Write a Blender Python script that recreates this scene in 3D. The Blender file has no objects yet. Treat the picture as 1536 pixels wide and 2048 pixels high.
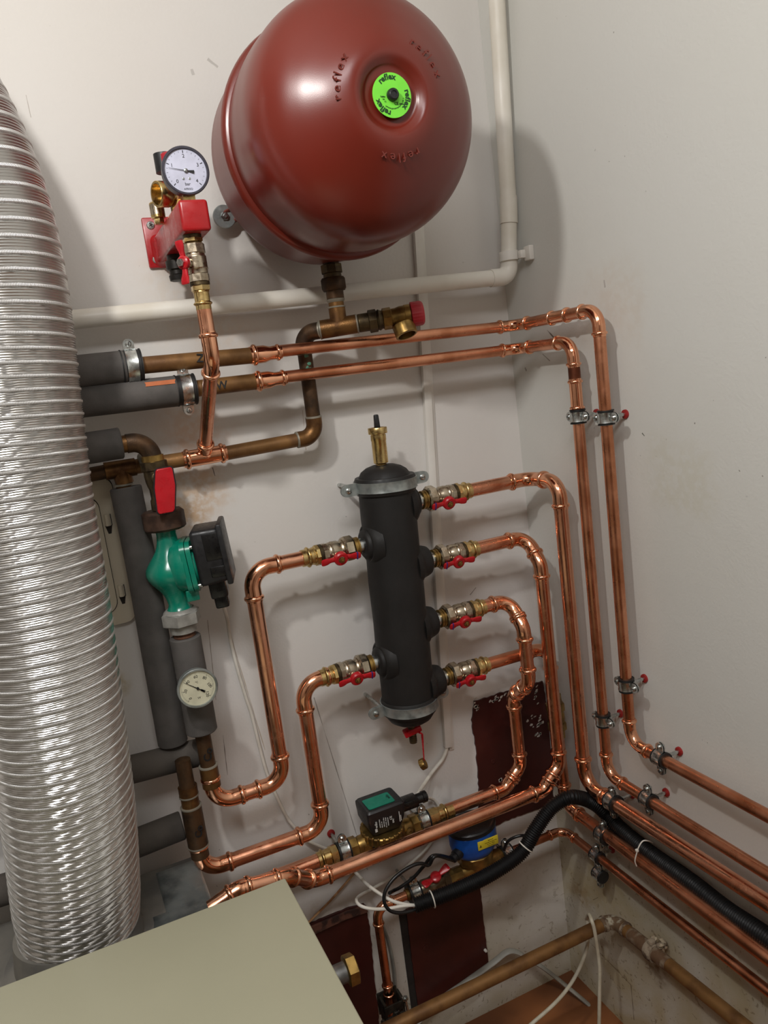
import bpy, bmesh, math, random
from mathutils import Vector as V, Matrix, noise
random.seed(7)
PI=math.pi
SC=bpy.context.scene; COL=SC.collection
# ---------------------------------------------------------------- camera model
F=1558.6; CX,CY=768.,1024.
B=Matrix(((0.90534443,-0.40536364,-0.12661672),(0.18587306,0.11015583,0.97637949),(-0.38184117,-0.90749436,0.17507514)))
D=1.47; ZC=1.537; X0=.967
CAM=V((0,-D,ZC))
BT=B.transposed()
def ray(px,py): return BT@V((px-CX,-(py-CY),-F))
def P(px,py,d):            # point at distance d in front of the back wall
    r=ray(px,py); return CAM+r*((D-d)/r.y)
def Rw(px,py,d):           # point at distance d from the right wall
    r=ray(px,py); return CAM+r*((X0-d)/r.x)
def Hz(px,py,z):
    r=ray(px,py); return CAM+r*((z-ZC)/r.z)
cd=bpy.data.cameras.new('camera'); cam=bpy.data.objects.new('camera',cd); COL.objects.link(cam)
cam.matrix_world=Matrix.Translation(CAM)@BT.to_4x4()
cd.sensor_fit='VERTICAL'; cd.sensor_height=24; cd.lens=24*F/2048; cd.clip_start=.02
SC.camera=cam
# ---------------------------------------------------------------- materials
def lin(c): return tuple(((x/255)/12.92 if x/255<=.04045 else ((x/255+.055)/1.055)**2.4) for x in c)
class N:
    def __init__(s,name):
        s.m=bpy.data.materials.new(name); s.m.use_nodes=True; s.t=s.m.node_tree; s.b=s.t.nodes['Principled BSDF']
    def n(s,ty,**k):
        x=s.t.nodes.new(ty)
        for a,v in k.items(): setattr(x,a,v)
        return x
    def l(s,a,b): s.t.links.new(a,b)
    def put(s,inp,v):
        if isinstance(v,(int,float)): inp.default_value=v
        elif isinstance(v,(tuple,list)): inp.default_value=tuple(v)+((1,) if len(v)==3 and inp.type=='RGBA' else ())
        else: s.l(v,inp)
    def math(s,op,a,b=0.,c=None):
        x=s.n('ShaderNodeMath',operation=op); s.put(x.inputs[0],a); s.put(x.inputs[1],b)
        if c is not None: s.put(x.inputs[2],c)
        return x.outputs[0]
    def mix(s,f,a,b):
        x=s.n('ShaderNodeMix',data_type='RGBA'); s.put(x.inputs[0],f); s.put(x.inputs[6],a); s.put(x.inputs[7],b); return x.outputs[2]
    def noise(s,sc,det=4,vec=None,dist=0.):
        x=s.n('ShaderNodeTexNoise'); x.inputs['Scale'].default_value=sc; x.inputs['Detail'].default_value=det; x.inputs['Distortion'].default_value=dist
        if vec is None:
            if not hasattr(s,'tc'): s.tc=s.n('ShaderNodeTexCoord').outputs['Object']
            vec=s.tc
        s.l(vec,x.inputs['Vector']); return x.outputs['Fac']
    def ramp(s,f,a,b,lo=0.,hi=1.):
        x=s.n('ShaderNodeMapRange'); x.interpolation_type='SMOOTHSTEP'; s.put(x.inputs[0],f)
        for i,v in enumerate((a,b,lo,hi)): x.inputs[i+1].default_value=v
        return x.outputs[0]
    def bump(s,h,st,dist=.001):
        x=s.n('ShaderNodeBump'); s.l(h,x.inputs['Height']); x.inputs['Strength'].default_value=st; x.inputs['Distance'].default_value=dist
        s.l(x.outputs[0],s.b.inputs['Normal'])
MATS={}
def mat(name,c,metal=0.,rough=.5,c2=None,ns=40.,lo=.35,hi=.7,bs=0.,bsc=300.,spec=.5,emit=None,coat=0.,rv=1.):
    if name in MATS: return MATS[name]
    s=N(name); b=s.b
    b.inputs['Metallic'].default_value=metal; b.inputs['Roughness'].default_value=rough
    b.inputs['Specular IOR Level'].default_value=spec; b.inputs['Coat Weight'].default_value=coat
    c=lin(c)
    if c2 is None: c2=tuple(x*.86 for x in [q*255 for q in (0,0,0)]) and None
    if c2: c2=lin(c2)
    else: c2=tuple(x*.82 for x in c)
    f=s.ramp(s.noise(ns,5),lo,hi)
    s.put(b.inputs['Base Color'],s.mix(f,c,c2))
    s.put(b.inputs['Roughness'],s.ramp(s.noise(ns*2.3,3),.3,.7,max(.02,rough-.06*rv),rough+.08*rv))
    if bs: s.bump(s.noise(bsc,3),bs)
    if emit: s.put(b.inputs['Emission Color'],c); b.inputs['Emission Strength'].default_value=emit
    MATS[name]=s.m; return s.m
COPPER=mat('copper_new',(238,176,144),1.,.22,(220,150,116),22,.4,.75)
COPPERD=mat('copper_dull',(224,158,124),1.,.3,(186,120,86),16,.35,.7)
COPPERB=mat('copper_elbow_bright',(242,178,142),1.,.13,(226,154,116),30,.45,.8)
BROWN=mat('aged_copper_brown',(128,92,52),.75,.42,(84,56,34),28,.35,.68,.25,500)
BROWND=mat('aged_copper_dark',(88,64,42),.6,.5,(56,42,30),32,.35,.65,.3,500)
BROWNO=mat('aged_copper_ochre',(135,98,56),.45,.5,(104,72,42),25,.4,.7,.2,500)
CRUST=mat('lime_crust',(150,135,115),.1,.9,(85,66,50),60,.4,.6,.9,200)
SOLDER=mat('grey_solder',(150,144,130),.5,.5)
BRASS=mat('brass_bright',(216,190,132),1.,.26,(190,160,104),40)
BRASSD=mat('brass_weathered',(170,138,78),.9,.36,(120,96,56),45,.35,.7)
BRASSK=mat('brass_dark',(92,78,54),.8,.45,(58,48,36),55,.35,.7,.3,500)
NICKEL=mat('nickel_plated_brass',(198,186,166),1.,.27,(165,150,128),55)
ZINC=mat('zinc_plated_steel',(205,208,206),1.,.26,(160,165,164),60)
STEEL=mat('galvanised_dull',(170,176,174),.75,.42,(130,136,134),50)
RUBBER=mat('black_rubber',(20,20,20),0,.55,(28,27,26))
FOAMB=mat('black_foam_insulation',(32,30,29),0,.6,(26,25,24),14,.3,.7,.15,900,.35)
FOAMG=mat('grey_foam_insulation',(92,88,85),0,.8,(76,73,70),20,.3,.7,.35,700,.3)
FOAMT=mat('dusty_foam_insulation',(88,82,76),0,.85,(66,61,57),9,.35,.7,.4,500,.3)
PVC=mat('white_pvc',(226,222,212),0,.4,(212,206,192),9,.45,.75)
WPLAST=mat('white_plastic_trunking',(228,225,218),0,.45,(216,212,204),12)
CABLEW=mat('white_cable_sheath',(222,218,208),0,.5,(205,199,186),30)
CABLEB=mat('black_cable_sheath',(16,16,17),0,.4)
REDV=mat('red_vessel_paint',(108,34,23),0,.29,(100,36,26),5,.2,.85,.04,900,.5,rv=.1)
REDP=mat('red_powder_coat',(164,26,30),0,.3,(156,24,28),30,.4,.7,0,1,.5)
REDH=mat('red_handle_enamel',(180,20,32),0,.3,(168,18,28),40)
REDC=mat('red_valve_cap',(176,36,48),0,.45)
BLUEM=mat('blue_marker',(40,40,120),0,.5)
GREENL=mat('green_sticker',(120,222,62),0,.5,(116,216,60))
GREENP=mat('green_pump_enamel',(6,122,98),0,.25,(4,110,90),18,.35,.7,0,1,.6)
GREEND=mat('teal_label',(10,124,100),0,.5)
BLACKP=mat('black_pump_plastic',(28,28,30),0,.42,(22,22,24),60,.4,.6,.1,900)
BLACKG=mat('black_gloss_panel',(14,14,15),0,.28)
INK=mat('black_ink',(18,18,18),0,.6)
INKW=mat('white_print',(205,205,200),0,.6)
INKG=mat('dark_green_print',(16,60,22),0,.6)
DIALW=mat('white_dial',(200,202,220),0,.35)
DIALC=mat('cream_dial',(206,202,176),0,.4)
BOILER=mat('beige_boiler_enamel',(164,161,138),0,.42,(160,157,134),3,.3,.7,.08,1200)
BEIGE=mat('beige_door_enamel',(196,186,166),0,.5,(186,176,156),12)
SHADOWGAP=mat('dark_gap',(38,32,28),0,.8)
BLUEP=mat('blue_meter_plastic',(24,84,170),0,.38,(18,72,152))
YELLOW=mat('yellow_label',(214,190,48),0,.5)
GALV=mat('galvanised_sheet_dusty',(128,124,116),.35,.55,(100,98,94),10,.35,.65,.3,200)
TAPE=mat('aluminium_tape',(165,170,168),.8,.34,(115,122,122),14,.4,.62,.8,90)
GREYT=mat('grey_hose',(168,166,156),0,.5,(130,126,116),20)
ORANGE=mat('orange_paint_smear',(190,110,70),0,.8)
VERD=mat('verdigris',(88,140,118),0,.9)
PLUG=mat('red_wall_plug',(150,30,28),0,.5)
WOODP=mat('brown_painted_board',(68,24,20),0,.42,(50,17,14),6,.35,.7,.2,60)
WOODK=mat('dark_void_wood',(30,17,14),0,.6)
FLAKE=mat('white_paint_flake',(205,200,190),0,.7)
# aluminium flue
def flue_mat():
    s=N('flexible_aluminium'); s.put(s.b.inputs['Base Color'],(.62,.61,.595)); s.b.inputs['Metallic'].default_value=1.
    uv=s.n('ShaderNodeUVMap').outputs[0]; sp=s.n('ShaderNodeSeparateXYZ'); s.l(uv,sp.inputs[0])
    w=s.math('SINE',s.math('MULTIPLY',sp.outputs[0],2*PI*320)); 
    m=s.math('FRACT',s.math('ADD',sp.outputs[1],0.))
    band=s.math('MULTIPLY',s.ramp(m,.0,.05),s.ramp(m,.28,.23)) if False else s.math('LESS_THAN',m,.27)
    s.put(s.b.inputs['Roughness'],s.math('ADD',s.ramp(s.noise(8,3),.3,.7,.28,.36),s.math('MULTIPLY',band,.22)))
    s.bump(s.math('MULTIPLY',w,band),.6,.0006)
    return s.m
FLUE=flue_mat()
# walls ----------------------------------------------------------
def wall_mat(name,base,stains=(),lines=(),lowdirt=None,seed=0.):
    s=N(name); g=s.n('ShaderNodeNewGeometry').outputs['Position']; sp=s.n('ShaderNodeSeparateXYZ'); s.l(g,sp.inputs[0]); s.tc=g
    base=lin(base); col=s.mix(s.ramp(s.noise(1.6,4),.3,.7),base,tuple(x*y for x,y in zip(base,(.965,.955,.935))))
    nz=s.noise(14,5,dist=.6); fine=s.noise(70,6)
    # specks and scuffs
    sc=s.math('MULTIPLY',s.ramp(s.noise(95,2),.735,.78),s.ramp(s.noise(4,2),.5,.62))
    col=s.mix(s.math('MULTIPLY',sc,.75),col,lin((92,84,74)))
    if lowdirt:
        z0,z1,c=lowdirt
        f=s.ramp(s.math('ADD',sp.outputs[2],s.math('MULTIPLY',s.math('SUBTRACT',nz,.5),.35)),z0,z1,1.,0.)
        col=s.mix(s.math('MULTIPLY',f,s.ramp(s.noise(6,6,dist=1.),.25,.7,.35,1.)),col,lin(c))
        spk=s.math('MULTIPLY',s.ramp(s.noise(60,4,dist=1.5),.62,.68),s.ramp(s.math('ADD',sp.outputs[2],s.math('MULTIPLY',s.math('SUBTRACT',nz,.5),.5)),z0+.1,z0-.05+.0,0.,1.))
        col=s.mix(s.math('MULTIPLY',s.ramp(sp.outputs[2],z1,z0,0.,.55),s.ramp(s.noise(60,4,dist=1.5),.6,.68)),col,lin((110,92,64)))
    for (c,r,cc,a) in stains:
        vd=s.n('ShaderNodeVectorMath',operation='DISTANCE'); s.l(g,vd.inputs[0]); vd.inputs[1].default_value=c
        f=s.math('ADD',vd.outputs['Value'],s.math('MULTIPLY',s.math('SUBTRACT',nz,.5),r*1.6))
        col=s.mix(s.math('MULTIPLY',s.ramp(f,r*1.1,r*.2,0.,a),s.ramp(fine,.35,.6,.3,1.)),col,lin(cc))
    for (a,b,w,cc,al) in lines:      # hairline cracks and pencil marks
        a=V(a);b=V(b); u=(b-a); L=u.length; u/=L
        sub=s.n('ShaderNodeVectorMath',operation='SUBTRACT'); s.l(g,sub.inputs[0]); sub.inputs[1].default_value=a
        dt=s.n('ShaderNodeVectorMath',operation='DOT_PRODUCT'); s.l(sub.outputs[0],dt.inputs[0]); dt.inputs[1].default_value=u
        ln=s.n('ShaderNodeVectorMath',operation='LENGTH'); s.l(sub.outputs[0],ln.inputs[0])
        t=dt.outputs['Value']; l2=s.math('MULTIPLY',ln.outputs['Value'],ln.outputs['Value'])
        dd=s.math('SQRT',s.math('MAXIMUM',s.math('SUBTRACT',l2,s.math('MULTIPLY',t,t)),0.))
        dd=s.math('ADD',dd,s.math('MULTIPLY',s.math('SUBTRACT',s.noise(25,2),.5),w*3))
        f=s.math('MULTIPLY',s.ramp(dd,w,w*.4,0.,al),s.math('MULTIPLY',s.math('GREATER_THAN',t,0.),s.math('LESS_THAN',t,L)))
        col=s.mix(f,col,lin(cc))
    s.put(s.b.inputs['Base Color'],col); s.b.inputs['Roughness'].default_value=.75; s.b.inputs['Specular IOR Level'].default_value=.25
    h=s.math('ADD',s.noise(9,4),s.math('MULTIPLY',s.noise(180,4),.35)); s.bump(h,.5,.002)
    return s.m
# ---------------------------------------------------------------- mesh builder
def basis(ax,hint=None):
    z=V(ax).normalized()
    h=V(hint) if hint is not None else (V((0,0,1)) if abs(z.z)<.9 else V((1,0,0)))
    x=h.cross(z) if hint is None else (h-z*h.dot(z)); x.normalize(); y=z.cross(x)
    return x,y,z
WM={}   # world matrices of parents
class MB:
    def __init__(s): s.v=[];s.f=[];s.uv=None
    def ringtube(s,rings,cap=True,closed=False):
        o=len(s.v); n=len(rings[0])
        for r in rings: s.v+= [V(p) for p in r]
        m=len(rings)
        for i in range(m if closed else m-1):
            j=(i+1)%m
            for k in range(n):
                s.f.append((o+i*n+k,o+i*n+(k+1)%n,o+j*n+(k+1)%n,o+j*n+k))
        if cap and not closed:
            s.f.append(tuple(o+k for k in range(n))[::-1]); s.f.append(tuple(o+(m-1)*n+k for k in range(n)))
        return s
    def tube(s,pts,rad,seg=24,cap=True,flat=1.,phase=0.,hint=None,closed=False):
        pts=[V(p) for p in pts]; n=len(pts)
        if not hasattr(rad,'__len__'): rad=[rad]*n
        T=[]
        for i in range(n):
            a=pts[max(i-1,0)];b=pts[min(i+1,n-1)]
            if closed: a=pts[i-1]; b=pts[(i+1)%n]
            t=(b-a)
            T.append(t.normalized() if t.length>1e-9 else (T[-1] if T else V((0,0,1))))
        x,y,z=basis(T[0],hint); rings=[]
        for i in range(n):
            if i: 
                q=T[i-1].rotation_difference(T[i]); x=q@x
            x=(x-T[i]*x.dot(T[i])).normalized(); y=T[i].cross(x)
            rings.append([pts[i]+(x*math.cos(2*PI*k/seg+phase)+y*math.sin(2*PI*k/seg+phase)*flat)*rad[i] for k in range(seg)])
        return s.ringtube(rings,cap,closed)
    def lathe(s,p0,ax,prof,seg=32,hint=None,phase=0.):
        p0=V(p0); x,y,z=basis(ax,hint); rings=[]
        for t,r in prof:
            r=max(r,1e-5)
            rings.append([p0+z*t+(x*math.cos(2*PI*k/seg+phase)+y*math.sin(2*PI*k/seg+phase))*r for k in range(seg)])
        return s.ringtube(rings)
    def hexa(s,p0,ax,t0,t1,r,ch=.0012,seg=6,hint=None,phase=0.):
        # hexagonal nut with chamfered ends
        return s.lathe(p0,ax,[(t0,r*.88),(t0+ch,r),(t1-ch,r),(t1,r*.88)],seg,hint,phase)
    def box(s,c,size,axes=None,bev=0.,bseg=2,taper=None):
        c=V(c); X,Y,Z=[V(a) for a in (axes or ((1,0,0),(0,1,0),(0,0,1)))]
        bm=bmesh.new(); bmesh.ops.create_cube(bm,size=1.)
        for v in bm.verts:
            v.co=V((v.co.x*size[0],v.co.y*size[1],v.co.z*size[2]))
            if taper and v.co.z>0: v.co.x*=taper[0]; v.co.y*=taper[1]
        if bev: bmesh.ops.bevel(bm,geom=bm.edges[:]+bm.verts[:],offset=bev,segments=bseg,profile=.5,affect='EDGES')
        bm.verts.index_update(); o=len(s.v)
        for v in bm.verts: s.v.append(c+X*v.co.x+Y*v.co.y+Z*v.co.z)
        for f in bm.faces: s.f.append(tuple(o+v.index for v in f.verts))
        bm.free(); return s
    def prism(s,poly,o,u,v,w):      # polygon (2D) extruded by vector w
        o=V(o);u=V(u);v=V(v);w=V(w); k=len(s.v); n=len(poly)
        s.v+=[o+u*a+v*b for a,b in poly]; s.v+=[o+u*a+v*b+w for a,b in poly]
        s.f.append(tuple(k+i for i in range(n))[::-1]); s.f.append(tuple(k+n+i for i in range(n)))
        for i in range(n): j=(i+1)%n; s.f.append((k+i,k+j,k+n+j,k+n+i))
        return s
    def add(s,verts,faces):
        o=len(s.v); s.v+=[V(a) for a in verts]; s.f+=[tuple(o+i for i in f) for f in faces]; return s
    def xf(s,M):
        s.v=[M@a for a in s.v]; return s
    def build(s,name,m,parent=None,local=False,angle=38,**tags):
        vs=s.v
        if parent is not None and not local:
            Mi=WM[parent.name].inverted(); vs=[Mi@a for a in vs]
        elif parent is None:
            c=sum((a for a in vs),V())/len(vs); lo=min(a.z for a in vs); c=V((c.x,c.y,lo)); vs=[a-c for a in vs]
        me=bpy.data.meshes.new(name); me.from_pydata([tuple(a) for a in vs],[],s.f); me.validate()
        bm=bmesh.new(); bm.from_mesh(me); bmesh.ops.recalc_face_normals(bm,faces=bm.faces[:]); bm.to_mesh(me); bm.free()
        me.materials.append(m)
        for p in me.polygons: p.use_smooth=True
        me.set_sharp_from_angle(angle=math.radians(angle))
        o=bpy.data.objects.new(name,me); COL.objects.link(o)
        if parent is not None: o.parent=parent; WM[o.name]=WM[parent.name]
        else: o.location=c; WM[o.name]=Matrix.Translation(c)
        for k,v in tags.items(): o[k]=v
        return o
def thing(name,label,cat,loc,group=None,M=None):
    o=bpy.data.objects.new(name,None); COL.objects.link(o); o.empty_display_size=.02
    m=M if M is not None else Matrix.Translation(V(loc)); o.matrix_world=m; WM[o.name]=m.copy()
    o['label']=label; o['category']=cat
    if group: o['group']=group
    return o
def kids(o): return [c for c in bpy.data.objects if c.parent==o]
def copy_tree(o,M,label,group=None,parent=None):
    c=o.copy(); COL.objects.link(c)
    if parent is None:
        c.matrix_world=M; c['label']=label; WM[c.name]=M.copy()
        if group: c['group']=group
    else: c.parent=parent; WM[c.name]=WM[parent.name]
    for ch in kids(o): copy_tree(ch,None,None,None,c)
    return c
def frame(o,z,y):            # matrix with local z along z and local y near y
    z=V(z).normalized(); y=V(y); y=(y-z*y.dot(z)).normalized(); x=y.cross(z)
    M=Matrix((x,y,z)).transposed().to_4x4(); M.translation=V(o); return M
def text(s,size,M,m,name,parent,ext=.0002,align='CENTER',shear=0.,sx=1.,bold=0.):
    c=bpy.data.curves.new('t','FONT'); c.body=s; c.size=size; c.extrude=ext; c.align_x=align; c.align_y='CENTER'; c.shear=shear; c.offset=bold; c.resolution_u=3
    t=bpy.data.objects.new('t',c); me=bpy.data.meshes.new_from_object(t)
    vs=[M@V((v.co.x*sx,v.co.y,v.co.z)) for v in me.vertices]; fs=[tuple(p.vertices) for p in me.polygons]
    bpy.data.objects.remove(t); bpy.data.curves.remove(c); bpy.data.meshes.remove(me)
    return MB().add(vs,fs).build(name,m,parent)
def textmb(mb,s,size,M,ext=.0002,sx=1.,bold=0.):
    c=bpy.data.curves.new('t','FONT'); c.body=s; c.size=size; c.extrude=ext; c.align_x='CENTER'; c.align_y='CENTER'; c.offset=bold; c.resolution_u=3
    t=bpy.data.objects.new('t',c); me=bpy.data.meshes.new_from_object(t)
    mb.add([M@V((v.co.x*sx,v.co.y,v.co.z)) for v in me.vertices],[tuple(p.vertices) for p in me.polygons])
    bpy.data.objects.remove(t); bpy.data.curves.remove(c); bpy.data.meshes.remove(me)
def catmull(pts,n=8):
    pts=[V(p) for p in pts]; q=[pts[0]*2-pts[1]]+pts+[pts[-1]*2-pts[-2]]; out=[]
    for i in range(1,len(q)-2):
        for k in range(n):
            t=k/n; a,b,c,d=q[i-1],q[i],q[i+1],q[i+2]
            out.append(.5*((2*b)+(c-a)*t+(2*a-5*b+4*c-d)*t*t+(3*b-a-3*c+d)*t**3))
    out.append(pts[-1]); return out
def arcpath(C,u,v,R,n=12):
    C=V(C);u=V(u).normalized();v=V(v).normalized(); th=u.angle(v)
    if th<.03: return [C],0
    t=R*math.tan(th/2); a=C-u*t; nrm=(v-u*u.dot(v)).normalized(); O=a+nrm*R
    return [O-nrm*R*math.cos(th*k/n)+u*R*math.sin(th*k/n) for k in range(n+1)],t
# ---------------------------------------------------------------- pipes
def bead_prof(L,r,two=False,sock=1.08,end=1.06):
    # radii along a press socket of length L, open end at s=0
    out=[]; c=.55*r; w=.30*r
    ss=[0,.0001]+[c-w+2*w*k/8 for k in range(9)]+[c+w*1.4,L]
    for q in ss:
        rr=r*sock
        if abs(q-c)<=w*1.001: rr=r*sock+r*.24*math.sqrt(max(0,1-((q-c)/w)**2))
        if q==0: rr=r*1.0
        out.append((q,rr))
    return out
def elbow_mb(C,u,v,r,R,sock=None,press=True,seg=28):
    C=V(C);u=V(u).normalized();v=V(v).normalized(); arc,t=arcpath(C,u,v,R,14)
    L=sock if sock is not None else 1.75*r
    pts=[];rad=[]
    pr=bead_prof(L,r) if press else [(0,r),(.0002,r*1.1),(L,r*1.1)]
    a=arc[0]-u*L
    for q,rr in pr: pts.append(a+u*q); rad.append(rr)
    base=r*(1.06 if press else 1.1)
    for p in arc[1:-1]: pts.append(p); rad.append(base)
    b=arc[-1]+v*L
    for q,rr in reversed(pr): pts.append(b-v*q); rad.append(rr)
    return MB().tube(pts,rad,seg),t+L
def coupling_mb(a,b,r1,r2=None,press=True,seg=28):
    a=V(a);b=V(b);r2=r2 or r1;u=(b-a).normalized();L=(b-a).length
    pts=[];rad=[]
    if press:
        for q,rr in bead_prof(min(L*.45,1.9*r1),r1): pts.append(a+u*q);rad.append(rr)
        for q,rr in reversed(bead_prof(min(L*.45,1.9*r2),r2)): pts.append(b-u*q);rad.append(rr)
    else:
        pts=[a,a+u*.0003,b-u*.0003,b];rad=[r1,r1*1.1,r2*1.1,r2]
    return MB().tube(pts,rad,seg)
def pipe_run(name,label,cat,pts,r,m,me=None,R=None,press=True,group=None,couplings=(),mats=None,rads=None,ends=None,solder=False,socks=None):
    """pts = corner points; straight pipes and elbows become parts"""
    pts=[V(p) for p in pts]; me=me or m; R=R or 2.6*r
    base=pts[0]
    root=thing(name,label,cat,base,group)
    n=len(pts); off=[0]*n
    for i in range(1,n-1):
        u=pts[i]-pts[i-1]; v=pts[i+1]-pts[i]
        Ri=R[i-1] if hasattr(R,'__len__') else R
        mb,t=elbow_mb(pts[i],u,v,r,Ri,press=press,sock=(socks[i-1] if socks else None)); off[i]=t
        e=mb.build('elbow',me,root)
        if solder:
            for d0,dv in ((-u.normalized(),t),(v.normalized(),t)):
                c=pts[i]+d0*dv; MB().lathe(c-d0*.0015,d0,[(0,r*1.0),(.0005,r*1.1),(.003,r*1.06),(.004,r*1.0)]).build('solder_seam',SOLDER,e)
    for i in range(n-1):
        u=(pts[i+1]-pts[i]).normalized()
        a=pts[i]+u*max(0,off[i]-1.1*r if off[i] else 0); b=pts[i+1]-u*max(0,off[i+1]-1.1*r if off[i+1] else 0)
        mm=(mats[i] if mats else m)
        if (b-a).length>.002: MB().tube([a,b],r,28).build('pipe',mm,root)
    for (a,b,r1,r2,mm) in couplings: coupling_mb(a,b,r1,r2,press).build('coupling',mm,root)
    return root
def rsq(h,c,n=5):
    out=[]
    for qx,qy,a0 in ((1,1,0),(-1,1,PI/2),(-1,-1,PI),(1,-1,3*PI/2)):
        for k in range(n+1):
            a=a0+PI/2*k/n; out.append((qx*(h-c)+c*math.cos(a),qy*(h-c)+c*math.sin(a)))
    return out
# ================================================================= ROOM
def struct(o,kind='structure'): o['kind']=kind; return o
H=2.95; XL=-1.7; YF=-2.7
stB=[(tuple(P(395,985,0)),.085,(196,160,120),.6),(tuple(P(372,1050,0)),.06,(176,140,100),.6),(tuple(P(410,870,0)),.07,(206,170,140),.35),
     (tuple(P(330,560,0)),.06,(206,186,160),.25),(tuple(P(232,1375,0)),.03,(170,150,100),.6),(tuple(P(420,640,0)),.10,(214,190,168),.35),
     (tuple(P(650,1860,0)),.07,(150,110,70),.5),(tuple(P(350,830,0)),.07,(206,178,150),.3)]
lnB=[(tuple(P(628,1395,0)),tuple(P(735,1740,0)),.0012,(96,86,76),.6),
     (tuple(P(415,1240,0)),tuple(P(432,1400,0)),.0009,(130,118,100),.8),(tuple(P(455,1250,0)),tuple(P(530,1500,0)),.001,(150,128,96),.6),
     (tuple(P(415,118,0)),tuple(P(436,134,0)),.0035,(150,146,140),.5),(tuple(P(383,138,0)),tuple(P(387,150,0)),.0025,(160,156,150),.5),
     (tuple(P(425,935,0)),tuple(P(430,952,0)),.0012,(90,80,70),.9),(tuple(P(52,190,0)),tuple(P(62,235,0)),.0009,(160,150,140),.7),
     (tuple(P(940,1190,0)),tuple(P(952,1175,0)),.0012,(130,118,110),.8),(tuple(P(446,1470,0)),tuple(P(455,1550,0)),.0009,(110,100,90),.8),
     (tuple(P(605,820,0)),tuple(P(612,900,0)),.0009,(170,150,130),.7)]
stR=[(tuple(Rw(1200,1800,0)),.12,(180,166,130),.5),(tuple(Rw(1315,1935,0)),.05,(120,100,76),.8),(tuple(Rw(1230,610,0)),.10,(196,184,168),.3),(tuple(Rw(1360,960,0)),.1,(190,184,160),.3),
     (tuple(Rw(1160,1790,0)),.05,(150,124,84),.6)]
lnR=[(tuple(Rw(1094,660,0)),tuple(Rw(1112,680,0)),.0028,(96,86,76),.9),(tuple(Rw(1085,708,0)),tuple(Rw(1100,722,0)),.0012,(120,110,96),.8),
     (tuple(Rw(1180,1885,0)),tuple(Rw(1262,1970,0)),.0012,(96,80,56),.8),(tuple(Rw(1262,1970,0)),tuple(Rw(1268,2040,0)),.0014,(80,66,48),.8),
     (tuple(Rw(1186,1800,0)),tuple(Rw(1196,1795,0)),.001,(96,80,56),.8),(tuple(Rw(1050,735,0)),tuple(Rw(1053,742,0)),.0025,(110,100,90),.6),
     (tuple(Rw(1284,866,0)),tuple(Rw(1289,872,0)),.002,(90,90,84),.9),(tuple(Rw(1208,560,0)),tuple(Rw(1210,575,0)),.003,(160,154,150),.7)]
WB=wall_mat('painted_wall_back',(216,213,209),stB,lnB,(.0,.5,(178,168,146)))
WR=wall_mat('painted_wall_right',(208,208,203),stR,lnR,(.32,.66,(176,162,128)))
WO=wall_mat('painted_wall_plain',(150,144,136))
def wallbox(name,lo,hi,m):
    lo=V(lo);hi=V(hi); return struct(MB().box((lo+hi)/2,tuple(hi-lo)).build(name,m))
wallbox('wall_back',(XL,0,0),(X0+.12,.12,H),WB)
wallbox('wall_right',(X0,YF,0),(X0+.12,0,H),WR)
wallbox('wall_left',(XL-.12,YF,0),(XL,.12,H),WO)
# unseen front wall; its dark door slab is added to darken metal reflections
wallbox('wall_front',(XL-.12,YF-.12,0),(X0+.12,YF,H),WO)
struct(MB().box(((XL+X0)/2,YF+.02,1.02),(.86,.04,2.04),bev=.004).build('added_door_1',mat('dark_brown_door',(74,52,38),0,.5,(60,42,30),8)))
wallbox('ceiling',(XL-.12,YF-.12,H),(X0+.12,.12,H+.1),mat('ceiling_paint',(225,222,216),0,.8))
fl=wallbox('floor',(XL-.12,YF-.12,-.1),(X0+.12,.12,0),mat('ochre_floor_boards',(150,94,54),0,.45,(104,62,36),4,.3,.65,.2,60))
# ================================================================= LIGHT
def lamp(name,loc,size,power,col,ty='POINT'):
    ld=bpy.data.lights.new(name,ty); ld.energy=power; ld.color=col
    if ty=='POINT': ld.shadow_soft_size=size
    else: ld.shape='RECTANGLE'; ld.size=size[0]; ld.size_y=size[1]
    o=bpy.data.objects.new(name,ld); COL.objects.link(o); o.location=loc; return o
LP=V((-.17,-.95,ZC+.70))
lamp('hanging_lamp_light',LP,.032,23,(1.,.972,.935))
lamp('room_fill_light',(-.3,-2.0,2.9),(1.1,.5),30,(.98,.985,1.),'AREA')  # soft fill added overhead behind the viewer, not a known lamp
w=bpy.data.worlds.new('world'); SC.world=w; w.use_nodes=True; w.node_tree.nodes['Background'].inputs[0].default_value=(.75,.82,1,1); w.node_tree.nodes['Background'].inputs[1].default_value=.05
SC.view_settings.view_transform='Standard'; SC.view_settings.look='None'; SC.view_settings.gamma=1; SC.view_settings.exposure=.12
# ================================================================= BOARDS IN THE BACK WALL
def irregular(px,d,th,name,label,cat,m,jit=.0015,seed=1,kids_=()):
    rnd=random.Random(seed); out=[]
    pts=[P(a,b,0) for a,b in px]
    for i in range(len(pts)):
        a=pts[i];b=pts[(i+1)%len(pts)]; L=(b-a).length; k=max(2,int(L/.008))
        for q in range(k):
            p=a.lerp(b,q/k); out.append((p.x+rnd.uniform(-jit,jit),p.z+rnd.uniform(-jit,jit)))
    root=thing(name,label,cat,(out[0][0],-d,min(o[1] for o in out)))
    MB().prism(out,(0,-d,0),(1,0,0),(0,0,1),(0,-th,0)).build('board',m,root)
    return root
b1=irregular([(948,1402),(1000,1385),(1083,1362),(1096,1430),(1106,1520),(1104,1606),(1010,1640),(950,1676),(958,1600),(951,1500),(942,1440)],0,.004,'access_board','dark brown painted board in the back wall behind the copper bends','board',WOODP)
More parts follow.
